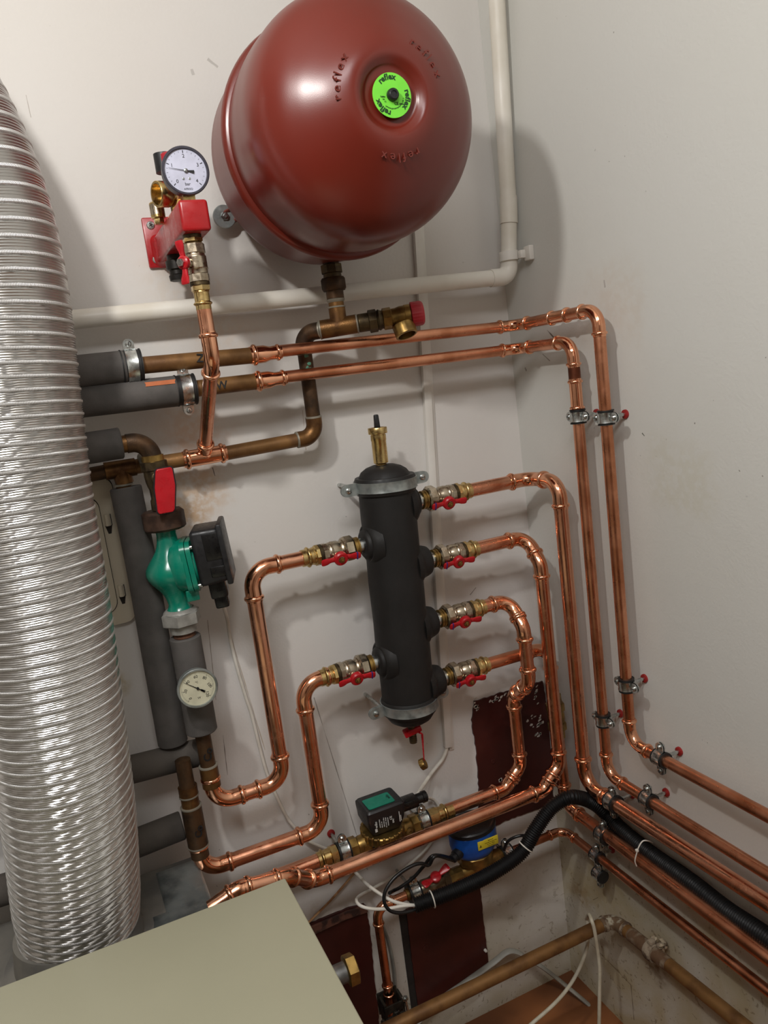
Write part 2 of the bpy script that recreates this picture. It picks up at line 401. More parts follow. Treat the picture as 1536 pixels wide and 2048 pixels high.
for (a,b,w,h,sd) in ((1071,1443,.028,.03,3),(1075,1468,.016,.012,4),(1000,1396,.045,.008,5),(1073,1392,.012,.03,6),(953,1415,.006,.03,11),(1001,1560,.0015,.004,12)):
    rnd=random.Random(sd); c=P(a,b,.004); mb=MB()
    for k in range(16 if w>.02 else 9):
        q=c+V((rnd.gauss(0,w*.35),0,rnd.gauss(0,h*.35))); n=7; s0=rnd.uniform(.001,.0036)
        mb.prism([(s0*rnd.uniform(.4,1.3)*math.cos(2*PI*i/n)*1.6,s0*rnd.uniform(.4,1.3)*math.sin(2*PI*i/n)) for i in range(n)],q,(1,0,.3),(0,0,1),(0,-.0004,0))
    mb.build('paint_flakes',FLAKE,b1)
c=P(986,1523,.004); MB().lathe(c,(0,-1,0),[(-.001,.006),(.001,.006),(.0014,.0045),(.0006,.002)],16).build('nail_head',WOODP,b1)
b2=irregular([(811,1818),(860,1800),(958,1771),(965,1840),(976,1932),(930,1968),(836,2024),(822,1920)],0,.006,'access_board','lower brown painted board with a worn right edge, under the blue pump','board',WOODP,.0008,5)
MB().prism([(P(a,b,0).x,P(a,b,0).z) for a,b in ((797,1826),(813,1818),(836,2026),(824,2030))],(0,0,0),(1,0,0),(0,0,1),(0,-.003,0)).build('dark_gap',SHADOWGAP,b2)
c=P(851,1896,.006); MB().lathe(c,(0,-1,0),[(-.001,.007),(.001,.007),(.0014,.005),(.0004,.002)],16).build('nail_head',WOODP,b2)
c=P(970,1900,.006); MB().lathe(c,(0,-1,0),[(-.001,.004),(.006,.003),(.007,.001)],12).build('nail_head',FLAKE,b2)
b3=irregular([(560,1878),(623,1844),(690,1816),(728,1806),(738,1850),(746,1940),(762,2100),(600,2150),(540,2000)],0,.006,'access_board','brown painted board beside the boiler, behind the thin copper drop pipe','board',WOODP,.0012,8)
MB().prism([(P(a,b,.0).x,P(a,b,.0).z) for a,b in ((612,1852),(690,1818),(729,1806),(732,1818),(690,1832),(626,1862))],(0,-.006,0),(1,0,0),(0,0,1),(0,-.006,0)).build('board_lip',mat('chipped_board_edge',(96,60,46),0,.7,(50,30,24),60,.4,.6),b3)
# ================================================================= EXPANSION VESSEL
VX,VZ=.525,ZC+.377
YD=V((0,-1,0)); NV=V((-.028,-1,-.05)).normalized(); VO=V((VX,-.22,VZ))-NV*.22
VD=lambda d:VO+NV*d
ves=thing('expansion_vessel','large round rust-red expansion vessel with a green sticker on its front','expansion vessel',(VX,0,VZ-.2))
def smooth_prof(pr,n=6):
    q=catmull([V((a,b,0)) for a,b in pr],n); return [(v.x,max(v.y,0)) for v in q]
rear=smooth_prof([(.012,0),(.014,.045),(.024,.09),(.040,.13),(.062,.160),(.09,.1765),(.12,.1785),(.17,.179),(.214,.179)])
MB().lathe(VO,NV,rear,96).build('rear_shell',REDV,ves)
MB().lathe(VO,NV,smooth_prof([(.209,.176),(.211,.183),(.217,.1862),(.224,.1852),(.229,.182),(.232,.176)],5),96).build('seam_rim',REDV,ves)
front=smooth_prof([(.226,.1775),(.235,.1765),(.27,.1785),(.305,.1780),(.345,.1758),(.375,.1665),(.400,.1485),(.420,.1245),(.4365,.0995),(.4470,.082),(.4535,.069),(.4565,.058),(.4560,.050),(.4510,.042),(.4470,.036),(.446,.02),(.446,0)],6)
fs=MB().lathe(VO,NV,front,96).build('front_shell',REDV,ves)
SV=VD(0)
st=MB().lathe(SV,NV,[(.4525,.0),(.4525,.0285),(.4535,.0285),(.4535,.0)],64).build('round_sticker',GREENL,ves)
MB().lathe(SV,NV,[(.444,.0),(.444,.023),(.4526,.023),(.4526,0)],32).build('sticker_plate',SHADOWGAP,ves)
MB().lathe(SV,NV,[(.450,.0082),(.457,.0082),(.460,.0076),(.4615,.006),(.4615,.0042),(.460,.0036),(.460,0)],20).build('valve_cap',BLACKP,ves)
def dialM(c,ang=0.,r=0.,roll=0.,out=(0,-1,0)):   # frame lying in a vertical face: local x to the right, y up
    z=V(out).normalized(); y=V((0,0,1)); y=(y-z*y.dot(z)).normalized(); x=y.cross(z)
    M=Matrix((x,y,z)).transposed().to_4x4(); M.translation=V(c)
    return M@Matrix.Rotation(ang,4,'Z')@Matrix.Translation(V((0,r,0)))@Matrix.Rotation(roll,4,'Z')
def arctext(s,size,c,r,a0,step,m,name,parent,inward=False,out=(0,-1,0),sx=1.,**k):
    mb=MB(); n=len(s); w={'f':.62,'l':.5,'r':.72,'i':.5}
    tot=sum(w.get(ch,1) for ch in s); acc=0
    for ch in s:
        ww=w.get(ch,1); ac=acc+ww/2-tot/2; acc+=ww
        a=a0-step*ac*(-1 if inward else 1)
        textmb(mb,ch,size,dialM(c,a,r,PI if inward else 0,out),sx=sx,**k)
    return mb.build(name,m,parent)
cs=SV+NV*.4536
for a in (14,-104,136): arctext('reflex',.0105,cs,.0232,math.radians(a),.235,INKG,'lettering',st,bold=.0004,out=NV)
mb=MB()
for s,z,sz in (('3 bar  1 WVA',.0145,.0040),('Vordruck prüfen  Pre-pressure 2:1',.0108,.0026),('N  35 / 3',.0075,.0034)): textmb(mb,s,sz*.9,dialM(cs+V((0,0,z*.88)),out=NV))
for s,x,z,sz in (('Reflex',-.016,-.002,.003),('bar',-.015,-.0055,.0026),('1.5',-.013,-.009,.0026),('CE',.006,-.012,.006),('0045',.0145,-.0125,.0036)): textmb(mb,s,sz*.9,dialM(cs+V((x*.88,0,z*.88)),out=NV))
mb.build('small_print',INKG,st)
arctext('MembranDruckausdehnung 120 C',.0028,cs,.0170,math.radians(200),-.075,INKG,'small_print',st,out=NV)
for a in (72,-50,184): arctext('reflex',.018,SV+NV*.4508,.078,math.radians(a),.17,REDV,'embossed_lettering',fs,bold=.0001,ext=.0009,out=NV)
# bracket tab with washer on the left, screwed to the wall
bk=thing('vessel_bracket','small steel wall bracket with round washer left of the red vessel','bracket',P(452,433,0))
c=P(449,433,.028)
MB().tube([c+V((-.0,.012,.006)),c+V((.03,-.006,.016)),c+V((.06,-.012,.030))],.012,12,flat=.35).build('strap',mat('rusty_red_strap',(120,54,42),0,.55,(90,44,36),60),bk)
MB().tube([c+V((.012,.006,-.008)),c+V((.055,-.012,.010))],.005,10).build('strap',mat('rusty_red_strap',(120,54,42)),bk)
wsh=MB().lathe(c,YD,[(-.004,.019),(-.0035,.0205),(.0,.0205),(.0008,.0195),(.001,.004)],40).build('washer',STEEL,bk)
MB().hexa(c,YD,.001,.0065,.0075).build('nut',ZINC,bk)
MB().lathe(c,YD,[(-.028,.0035),(.011,.0035),(.012,.0028)],14).build('threaded_stud',ZINC,bk)
# ================================================================= OLD PIPE UNDER THE VESSEL
DT=.115
def vert(px,py,d,x): return P(px,py,d)
def at_y(x,d,py,px): # point on vertical x,d nearest pixel row py
    z=P(px,py,d).z; return V((x,-d,z))
nx=P(670,590,DT).x
z0=P(661,508,DT).z; zt=P(682,653,DT).z
A0=V((nx,-DT,z0)); TE=V((nx,-DT,zt))
E1=P(604,667,.070); E2=P(632,873,.058); E3=P(450,907,.05)
ov=thing('old_pipe','old brown copper pipe run with tee hanging below the red vessel','pipe',A0)
DN=V((0,0,-1)); L=(z0-zt)
MB().tube([A0+V((0,0,.012)),A0+DN*.02],.0145,28).build('nozzle',BROWND,ov)
MB().hexa(A0,DN,.018,.034,.0200,seg=8).build('nut',BRASSK,ov)
MB().lathe(A0,DN,[(.034,.016),(.039,.0165),(.041,.0165)],28).build('collar',BRASSK,ov)
MB().hexa(A0,DN,.041,.064,.0235,ch=.004,seg=8).build('union_nut',BROWND,ov)
MB().lathe(A0,DN,[(.062,.016),(.078,.0158)],28).build('union_end',BROWND,ov)
MB().lathe(A0,DN,[(.0775,.0142),(.079,.0166),(.082,.0162),(.0845,.0142)],28).build('solder_seam',SOLDER,ov)
MB().tube([A0+DN*.08,TE],.0140,28).build('pipe',BROWN,ov)
XP=(TE-E1).normalized(); XP=V((XP.x,XP.y*.5,XP.z)).normalized()
MB().lathe(TE,DN,[(-.034,.0152),(-.0,.0152)],28).build('tee_branch',BROWN,ov)
MB().lathe(TE,DN,[(-.0365,.0142),(-.036,.0163),(-.0335,.0160),(-.033,.0145)],28).build('solder_seam',SOLDER,ov)
MB().lathe(TE,XP,[(-.036,.0140),(-.0355,.0168),(.032,.0168),(.0325,.014)],28).build('tee_body',BROWN,ov)
for t in (-.037,.031): MB().lathe(TE,XP,[(t,.0142),(t+.0006,.0176),(t+.0032,.0174),(t+.004,.0142)],28).build('solder_seam',SOLDER,ov)
def old_seg(a,b,r,m,root): MB().tube([a,b],r,28).build('pipe',m,root)
corners=[TE,E1,E2,E3]
for i in (1,2):
    u=(corners[i]-corners[i-1]);v=(corners[i+1]-corners[i])
    mb,t=elbow_mb(corners[i],u,v,.0140,.026,press=False,sock=.012); e=mb.build('elbow',BROWND if i==1 else BROWN,ov)
    for dv in (-u.normalized(),v.normalized()):
        c=corners[i]+dv*t; MB().lathe(c-dv*.002,dv,[(0,.0142),(.0004,.0158),(.003,.0156),(.004,.0142)],28).build('solder_seam',SOLDER,e)
old_seg(corners[0],E1-(E1-corners[0]).normalized()*.03,.0140,BROWN,ov)
old_seg(E1+(E2-E1).normalized()*.03,E2-(E2-E1).normalized()*.03,.0135,BROWND,ov)
old_seg(E2+(E3-E2).normalized()*.03,E3,.0130,BROWNO,ov)
vd=P(611,722,.066); ax=(E2-E1).normalized()
mb=MB(); rnd=random.Random(4)
for k in range(9):
    q=vd+ax*rnd.uniform(-.016,.018)+V((rnd.uniform(-.004,.004),0,0))
    # small crust lumps on the pipe surface
    cx=E1+ax*((q-E1).dot(ax)); rr=(q-cx); rr=V((rr.x,-abs(.0134**2-rr.x**2)**.5,0))
    mb.lathe(cx+rr*.97,rr,[(0,rnd.uniform(.002,.0045)),(.0012,.001)],8)
mb.build('verdigris_patch',VERD,ov)
# left-hand continuation past the tee
E4=P(370,918,.05); T4=P(241,938,.05)
ol=thing('old_pipe','old brown copper pipe running left behind the red-handled valve into grey insulation','pipe',T4)
XL4=(T4-E4).normalized()
MB().tube([E4,T4],.0130,28).build('pipe',BROWNO,ol)
MB().tube([T4,P(60,972,.05)],.0125,28).build('pipe',BROWND,ol)
T5=P(251,970,.05)
MB().lathe(T4,XL4,[(-.026,.0125),(-.0255,.0155),(.026,.0155),(.0265,.0125)],28).build('tee_body',BROWN,ol)
MB().tube([T4,T4+(T5-T4).normalized()*.026],.0155,28).build('tee_branch',BROWN,ol)
T6=P(262,1010,.05); MB().tube([T4,V((T4.x,-.05,T6.z))],.0128,28).build('pipe',BROWN,ol)
MB().lathe(T4,(0,0,-1),[(.0255,.013),(.026,.0162),(.029,.016),(.030,.013)],28).build('solder_seam',SOLDER,ol)
MB().lathe(P(284,926,.05),XL4,[(-.002,.013),(0,.017),(.004,.0165),(.006,.013)],28).build('solder_seam',SOLDER,ol)
# ================================================================= VESSEL SAFETY VALVE (red cap)
sv=thing('safety_valve','brass safety valve with red screw cap below the red vessel','safety valve',TE+XP*.035)
o=TE
MB().lathe(o,XP,[(.034,.0145),(.036,.0165),(.055,.0165),(.056,.0145)],28).build('adapter',BRASSK,sv)
MB().hexa(o,XP,.054,.070,.0205,seg=8).build('nut',BRASSK,sv)
MB().lathe(o,XP,[(.069,.0165),(.0735,.019),(.078,.0165),(.081,.0165)],28).build('ring',BRASSK,sv)
MB().hexa(o,XP,.080,.097,.0195,seg=8).build('hex_end',BRASSD,sv)
MB().lathe(o,XP,[(.096,.0165),(.104,.0165),(.112,.0185),(.120,.0185),(.121,.0195),(.131,.0195),(.132,.017)],32).build('body',BRASSD,sv)
oc=o+XP*.112; dd=V((.08,-.36,-.93)).normalized()
MB().lathe(oc,dd,[(0,.013),(.012,.0135),(.016,.0195),(.017,.0205),(.037,.0205),(.038,.0195),(.038,.0165),(.026,.016),(.026,0)],32).build('outlet',BRASSD,sv)
mb=MB(); rings=[]
x,y,z=basis(XP)
for t,r in ((.132,.0190),(.133,.0215),(.150,.0215),(.1535,.0205),(.1555,.0175),(.156,.015),(.154,.013),(.154,.0)):
    rings.append([o+z*t+(x*math.cos(2*PI*k/96)+y*math.sin(2*PI*k/96))*max(r+(.0006 if (k%4<2 and .132<t<.152 and r>.02) else 0),1e-5) for k in range(96)])
cap=mb.ringtube(rings).build('cap',REDC,sv)
MB().box(o+XP*.1555,(.017,.005,.003),(y,x,z),bev=.001).build('cap_grip',REDC,cap)
# ================================================================= WHITE PVC PIPE
C1=P(1018,553,.070)
pv=pipe_run('drain_pipe','white plastic pipe across the wall turning up into the corner','pipe',[P(60,648,.04),C1,P(1018,420,.075),P(992,-25,.105)],.0160,PVC,PVC,R=[.022,.5],press=False,socks=[.024,.0001])
cl=thing('pipe_clip','white plastic clip holding the white pipe to the right wall','clip',P(1030,513,.075))
cc=C1+ (P(1018,420,.075)-C1).normalized()*.0; cz=P(1024,513,.074)
MB().lathe(V((C1.x+.0015,cz.y,cz.z-.008)),(0,0,1),[(0,.0165),(0,.0195),(.018,.0195),(.018,.0165)],28).build('clip_ring',WPLAST,cl)
wx=X0
for dz in (0,):
    MB().box((X0-.006,cz.y-.032,cz.z),(.012,.02,.028),bev=.002).build('base',WPLAST,cl)
    MB().box((X0-.014,cz.y-.022,cz.z),(.018,.012,.016),bev=.002).build('arm',WPLAST,cl)
# ================================================================= CABLE TRUNKING
a=P(826,380,.0);b=P(892,1491,.0)
tk=thing('cable_trunking','white square cable trunking running up the back wall behind the black tank','trunking',b)
u=(a-b).normalized(); x=V((1,0,0)); x=(x-u*x.dot(u)).normalized()
MB().box((a+b)/2+YD*.006,(.015,.012,(a-b).length),(x,V((0,1,0)),u),bev=.0008).build('channel',WPLAST,tk)
MB().box((a+b)/2+YD*.0125-u*0,(.0165,.0016,(a-b).length),(x,V((0,1,0)),u),bev=.0006).build('lid',WPLAST,tk)
MB().box((a+b)/2+x*.0125+YD*.002-u*.012,(.011,.004,(a-b).length),(x,V((0,1,0)),u),bev=.0006).build('flange',WPLAST,tk)
# ================================================================= FLUE DUCT
fp=[P(163,1895,.2),P(160,1850,.2),P(142,1650,.245),P(122,1500,.265),P(85,1250,.275),P(42,1000,.275),P(15,800,.27),P(-10,600,.265),P(-50,420,.255),P(-115,250,.24),P(-230,60,.22),P(-420,-120,.2)]
path=catmull(fp,30)
# resample
cum=[0]
for i in range(1,len(path)): cum.append(cum[-1]+(path[i]-path[i-1]).length)
Ls=cum[-1]; spb=22; step=.0008; ns=int(Ls/step); ph=[0.]
for i in range(ns):
    q_=min(1,max(0,(Ls*i/ns-.75)/.6)); ph.append(ph[-1]+(Ls/ns)/(.0168+.0052*q_*q_*(3-2*q_)))
def at(s_):
    import bisect
    i=min(max(bisect.bisect_right(cum,s_)-1,0),len(path)-2); t=(s_-cum[i])/max(cum[i+1]-cum[i],1e-9); return path[i].lerp(path[i+1],t)
flue=thing('flue_duct','ribbed flexible aluminium flue duct rising at the left edge','duct',path[0])
seg=80; vs=[];uvs=[];xv=None;Tp=None
def prof(m):
    if m<.27: return .0019*min(1,math.sin(PI*m/.27)*2.2)
    q=(m-.27)/.73; return -.0008+.0018*math.sin(q*4*PI)**2
for i in range(ns+1):
    s_=Ls*i/ns; p=at(s_); q0=at(max(s_-.01,0)); q1=at(min(s_+.01,Ls)); T=(q1-q0).normalized()
    if xv is None: xv,_,_=basis(T)
    else: xv=(Tp.rotation_difference(T)@xv)
    xv=(xv-T*xv.dot(T)).normalized(); yv=T.cross(xv); Tp=T
    rb=.094+.0025*noise.noise(V((s_*4,3,0)))
    if s_<.10: rb-=.006*(1-s_/.10)
    for k in range(seg):
        th=2*PI*k/seg; m=(ph[i]-k/seg)%1.0
        w=.0005*noise.noise(V((math.cos(th)*1.5,math.sin(th)*1.5,s_*9)))+.00006*noise.noise(V((math.cos(th)*5,math.sin(th)*5,s_*60)))
        vs.append(p+(xv*math.cos(th)+yv*math.sin(th))*(rb+prof(m)+w)); uvs.append((k/seg,(ph[i]-k/seg)))
mb=MB(); mb.v=vs
for i in range(ns):
    for k in range(seg): mb.f.append((i*seg+k,i*seg+(k+1)%seg,(i+1)*seg+(k+1)%seg,(i+1)*seg+k))
fo=mb.build('ribbed_tube',FLUE,flue,angle=80)
ul=fo.data.uv_layers.new(name='UVMap')
for poly in fo.data.polygons:
    ks=[uvs[fo.data.loops[li].vertex_index] for li in poly.loop_indices]; wrap=max(k[0] for k in ks)>.9 and min(k[0] for k in ks)<.05
    for li,k in zip(poly.loop_indices,ks):
        uu,vv=k
        if wrap and uu<.05: uu+=1; vv-=1
        ul.data[li].uv=(uu,vv)
fb=P(160,1885,.19)
PZ=P(390,1710,.05).z    # top of the galvanised box
flc=at(.0); 
MB().lathe(V((flc.x,flc.y,PZ)),(0,0,1),[(0,.115),(.003,.115),(.006,.1),(.035,.0965),(.05,.094)],64).build('base_collar',GALV,flue)
# ================================================================= GALVANISED FLUE BOX AND BOILER
pxr=P(390,1710,.05).x
gx=thing('flue_box','dusty galvanised flue box with aluminium tape beneath the ribbed duct','flue box',(pxr-.4,-.2,0))
MB().box(((-.75+pxr)/2,-.20,PZ/2),(pxr+.75,.30,PZ),bev=.003).build('sheet_body',GALV,gx)
rnd=random.Random(9)
def crumple(x0,x1,y0,y1,n=26):
    vv=[];ff=[]
    for i in range(n+1):
        for j in range(n+1):
            x=x0+(x1-x0)*i/n;y=y0+(y1-y0)*j/n
            h=.0012+.0035*abs(noise.noise(V((x*38,y*38,1.3))))+.001*noise.noise(V((x*120,y*120,4)))
            if i in(0,n) or j in (0,n): h=.0005
            vv.append((x,y,PZ+h))
    for i in range(n):
        for j in range(n): k=i*(n+1)+j; ff.append((k,k+1,k+n+2,k+n+1))
    return vv,ff
tp=MB(); tp.add(*crumple(pxr-.075,pxr+.001,-.33,-.065)); tp.build('tape',TAPE,gx,angle=60)
tp=MB(); tp.add(*crumple(pxr-.17,pxr-.06,-.345,-.19)); tp.build('tape',TAPE,gx,angle=60)
BC=P(570,1755,.40); BZ=BC.z; BX=BC.x
bo=thing('boiler','beige enamelled boiler casing, its flat top in the foreground','boiler',(BX-.36,-.72,0))
MB().box((BX-.36,-.72,BZ-.011),(.72,.64,.022),bev=.0025,bseg=3).build('top_panel',BOILER,bo)
MB().box((BX-.36,-.72,(BZ-.024)/2),(.71,.63,BZ-.024),bev=.004).build('casing',BOILER,bo)
# ================================================================= BALL VALVES (template, local x along the pipe, -y to the viewer)
def valve_template():
    t=thing('ball_valve','nickel ball valve with red butterfly handle on the black tank, top right outlet','valve',(0,0,0),'ball valves on the black tank')
    X=(1,0,0); o=V((0,0,0))
    W=lambda mb:mb
    MB().lathe(o,X,[(-.012,.0145),(.006,.0145)],28).build('nipple',ZINC,t,local=True)
    MB().lathe(o,X,[(.004,.0165),(.0045,.0185),(.0075,.0185),(.008,.0172),(.011,.0172),(.0115,.0188),(.0145,.0188),(.015,.017),(.019,.0172)],32).build('union_ring',BRASSD,t,local=True)
    MB().hexa(o,X,.016,.036,.0255,ch=.0035,seg=8,phase=.2).build('union_nut',NICKEL,t,local=True)
    b=MB().lathe(o,X,[(.035,.0185),(.038,.0195),(.041,.0178),(.043,.0178),(.046,.0198),(.058,.0202),(.060,.0185),(.062,.0196),(.064,.0186),(.067,.0190)],32)
    b.hexa(o,X,.066,.078,.0205,ch=.0015,seg=8); b.lathe(V((.051,0,0)),(0,-1,0),[(.0,.0095),(.0215,.0095),(.0225,.008),(.026,.007),(.026,0)],20)
    b.build('body',NICKEL,t,local=True)
    MB().lathe(o,X,[(.077,.0170),(.0775,.0195),(.083,.0195),(.0835,.017)],28).build('seal_ring',BRASSK,t,local=True)
    q=MB().hexa(o,X,.082,.092,.0200,ch=.0018,seg=8,phase=.3)
    q.lathe(o,X,[(.091,.0165),(.0945,.0172),(.0950,.0160),(.1005,.0160)]+[(.1005+.0075*k/8,.0160+.0036*math.sin(PI*k/8)) for k in range(1,8)]+[(.108,.0160),(.116,.0160),(.1165,.0142)],32)
    q.build('press_socket',BRASS,t,local=True)
    # butterfly handle
    hc=V((.051,-.028,0)); h=MB()
    h.lathe(hc,(0,-1,0),[(-.004,.010),(-.002,.0135),(.005,.0135),(.0075,.0115),(.0075,.0065),(.003,.006)],28)
    for sg in (-1,1):
        pl=[(.009*sg,-.0055),(.020*sg,-.0045),(.028*sg,-.0072),(.037*sg,-.0066),(.038*sg,.0052),(.028*sg,.0062),(.020*sg,.0040),(.009*sg,.0055)]
        rings=[]
        secs=[(.008,.0055,.0045,-.001),(.015,.0042,.0035,-.0015),(.021,.0045,.0028,-.003),(.027,.0065,.0024,-.0055),(.033,.0070,.0022,-.0072),(.037,.0062,.0019,-.0078),(.0385,.0040,.0014,-.0078)]
        for d,hw,th,yy in secs:
            ring=[]
            for k in range(12):
                a=2*PI*k/12; c_,s_=math.cos(a),math.sin(a)
                ring.append(hc+V((d*sg,yy*.6+th*math.copysign(abs(s_)**.6,s_),hw*math.copysign(abs(c_)**.6,c_))))
            rings.append(ring)
        h.ringtube(rings)
    hd=h.build('handle',REDH,t,local=True)
    MB().lathe(hc,(0,-1,0),[(.002,.0078),(.0055,.0078),(.0062,.0068)],24).build('washer',ZINC,hd,local=True)
    MB().hexa(hc,(0,-1,0),.005,.0105,.0058,ch=.0008).lathe(hc,(0,-1,0),[(.010,.0032),(.0125,.0030),(.013,.002)],14).build('nut',BRASSD,hd,local=True)
    MB().box(hc+V((-.0315,-.0044,0)),(.0024,.0052,.0146),bev=.0006).build('blue_stripe',BLUEM,hd,local=True)
    return t
def xframe(o,x,down=0.,flip=False):   # local x along x, local -y toward the viewer, tipped down by angle
    x=V(x).normalized(); y=V((0,1,0)); y=(y-x*y.dot(x)).normalized(); z=x.cross(y)
    M=Matrix((x,y,z)).transposed().to_4x4(); M.translation=V(o)
    return M@Matrix.Rotation(down,4,'X')
# tank axis
T0=P(768,945,.10); T1=P(822,1440,.10); TX=P(793,1200,.10).x
TA=V((P(770,960,.10).x,-.10,P(768,945,.10).z)); TB=V((P(822,1440,.10).x,-.10,P(822,1440,.10).z))
UP=(TA-TB).normalized(); TL=(TA-TB).length; TR=.054
def tank_pt(z): return TB+UP*((z-TB.z)/UP.z)
valves_r=[((838,1001),(941,981)),((862,1118),(954,1097)),((874,1238),(968,1214)),((888,1357),(975,1326))]
valves_l=[((720,1090),(603,1119)),((748,1325),(640,1358))]
vt=valve_template(); first=True
desc=['topmost right outlet','second right outlet from above','third right outlet from above','lowest right outlet','upper left outlet','lower left outlet']
VEND=[]
for i,(a,b) in enumerate(valves_r+valves_l):
    A=P(a[0],a[1],.10); Bq=P(b[0],b[1],.10); x=(Bq-A); L=x.length; x.normalize()
    x=V((math.copysign(1,x.x),0,0)) if True else x
    A=V((A.x,-.10,(A.z+Bq.z)/2))
    M=xframe(A,x,math.radians(22 if x.x>0 else -18))
    sc=L/.1165
    M=M@Matrix.Diagonal((sc,1,1,1)) if abs(sc-1)>.02 else M
    lab='ball valve with red butterfly handle, %s of the black tank'%desc[i]
    if first: vt.matrix_world=M; vt['label']=lab; first=False; vv=vt
    else: vv=copy_tree(vt,M,lab)
    VEND.append((A,A+x*L*.999,x))
# ================================================================= BLACK TANK
tk=thing('hydraulic_separator','upright black foam-wrapped hydraulic separator tank between the ball valves','tank',TB)
zb=TB
pr=[(-.004,.0),(-.004,.018),(-.001,.032),(.006,.043),(.018,.051),(.034,.0535)]
body=pr+[(TL*k/12,TR+.0006*math.sin(k*2.1)) for k in range(2,12)]+[(TL-.018,.053),(TL-.006,.050),(TL+.004,.044),(TL+.011,.034),(TL+.015,.022),(TL+.0155,.012),(TL+.0155,0)]
rings=[]; x,y,z=basis(UP)
for t,r in body:
    rings.append([zb+z*t+(x*math.cos(2*PI*k/64)+y*math.sin(2*PI*k/64))*max(1e-5,r*(1+.012*noise.noise(V((math.cos(2*PI*k/64)*1.6,math.sin(2*PI*k/64)*1.6,t*14)))+(.05 if t>TL-.012 else 0)*noise.noise(V((math.cos(2*PI*k/64)*2,math.sin(2*PI*k/64)*2,t*30))))) for k in range(64)])
MB().ringtube(rings).build('foam_jacket',FOAMB,tk)
for i,(A,E_,x_) in enumerate(VEND):
    c=tank_pt(A.z); c=V((c.x,-.10,A.z)); d=(A-c).dot(x_)
    pf=[(.034,.047),(.046,.042),(.0535,.035),(d-.014,.0305),(d-.008,.0275),(d-.005,.022),(d-.005,.015)] if d>.065 else [(.03,.045),(.046,.038),(d-.006,.030),(d-.002,.025),(d-.002,.015)]
    MB().lathe(c,x_,smooth_prof(pf,4),40).build('outlet_collar',FOAMB,tk)
def tank_clamp(zc_,name,label,r=.0575,h=.020,tilt=0.):
    c=zb+UP*zc_; q=thing(name,label,'clamp',c,'steel clamps around the black tank')
    n=(UP+V((0,tilt,0))).normalized(); x,y,z=basis(n)
    MB().lathe(c,n,[(-h*.8,r-.003),(-h*.8,r),(-h*.5,r+.0025),(h*.5,r+.0025),(h*.8,r),(h*.8,r-.003)],64).build('rubber_lining',RUBBER,q)
    b=MB().lathe(c,n,[(-h*.5,r+.002),(-h*.48,r+.0045),(-h*.3,r+.0038),(h*.3,r+.0038),(h*.48,r+.0045),(h*.5,r+.002)],64)
    for sg in (-1,1):
        e=c+V((sg*(r+.018),-.002,0)); poly=[(-.018,-.0115),(.006,-.0115)]+[(.006+.0115*math.sin(PI*k/8),-.0115*math.cos(PI*k/8)) for k in range(1,8)]+[(.006,.0115),(-.018,.0115)]
        b.prism([(sg*a,v) for a,v in poly],e,(1,0,0),n,(0,-.0025,0)); b.prism([(sg*a,v) for a,v in poly],e+V((0,.004,0)),(1,0,0),n,(0,-.0025,0))
    b.build('band',STEEL,q)
    for sg in (-1,1):
        s0=c+V((sg*(r+.021),-.0045,0)); sc_=MB().lathe(s0,YD,[(-.010,.003),(0,.003),(.0,.006),(.0025,.0055),(.0035,.004),(.004,0)],18).build('screw',ZINC,q)
        MB().box(s0+YD*.0040,(.0065,.0006,.0012)).build('screw_slot',SHADOWGAP,sc_)
        MB().tube([s0+V((-sg*.02,.008,0)),V((s0.x-sg*.02,0,s0.z))],.004,10).build('wall_stud',ZINC,q)
    return q
tank_clamp(TL-.022,'tank_clamp','wide steel clamp with side ears around the top of the black tank',tilt=0)
tank_clamp(.038,'tank_clamp','wide steel clamp with side ears around the bottom of the black tank',r=.0545)
# air vent
av=thing('air_vent','polished brass automatic air vent with black cap on top of the black tank','air vent',TA+UP*.012)
o=TA+UP*.0; x0=P(757,900,.10)
o=TA+V((-.004,0,0))+UP*.010
MB().lathe(o,UP,[(0,.0085),(.010,.0085)],24).hexa(o,UP,.002,.009,.0105).build('nipple',BRASSD,av)
MB().lathe(o,UP,[(.009,.0125),(.010,.0143),(.052,.0143),(.053,.0150),(.063,.0150),(.0635,.0140),(.066,.0140)],40).build('float_body',BRASS,av)
MB().lathe(o,UP,[(.065,.014),(.0655,.0178),(.0665,.0184),(.0765,.0184),(.0775,.0178),(.0775,.013),(.074,.0125),(.074,0)],40).build('top_cap',BRASS,av)
MB().box(o+UP*.088,(.0105,.0105,.028),(V((1,0,0)),V((0,1,0)),UP),bev=.002,taper=(.8,.8)).build('vent_cap',BLACKP,av)
# drain cock
dc=thing('drain_valve','small drain cock with red cap lever under the black tank','valve',TB-UP*.004)
o=TB; nU=-UP
MB().lathe(o,nU,[(.0,.011),(.006,.0115),(.007,.0095),(.012,.0095)],24).hexa(o,nU,.004,.011,.0135).build('nipple',NICKEL,dc)
kb=MB(); kb.box(o+nU*.0225,(.038,.020,.013),(V((.95,-.2,.25)).normalized(),V((.2,.97,.05)).normalized(),V((-.25,0,.95)).normalized()),bev=.003).build('red_knob',REDH,dc)
MB().lathe(o,nU,[(.010,.0085),(.030,.0075),(.031,.0080)]+[(.031+.0045*k+j,.0080 if j<.002 else .0064) for k in range(4) for j in (.0,.0015,.0025,.0044)]+[(.049,.0075),(.049,.005)],24).build('hose_tail',BRASSK,dc)
s0=P(844,1468,.112); s1=P(848,1520,.108)
MB().tube([s0+V((-.006,0,.006)),s0,(s0+s1)/2,s1],[.005,.0042,.0028,.0020],12,flat=.5).build('tether',REDH,dc)
cn=V((.75,-.45,.42)).normalized(); cc_=P(846,1528,.105)
rings=[];x,y,z=basis(cn)
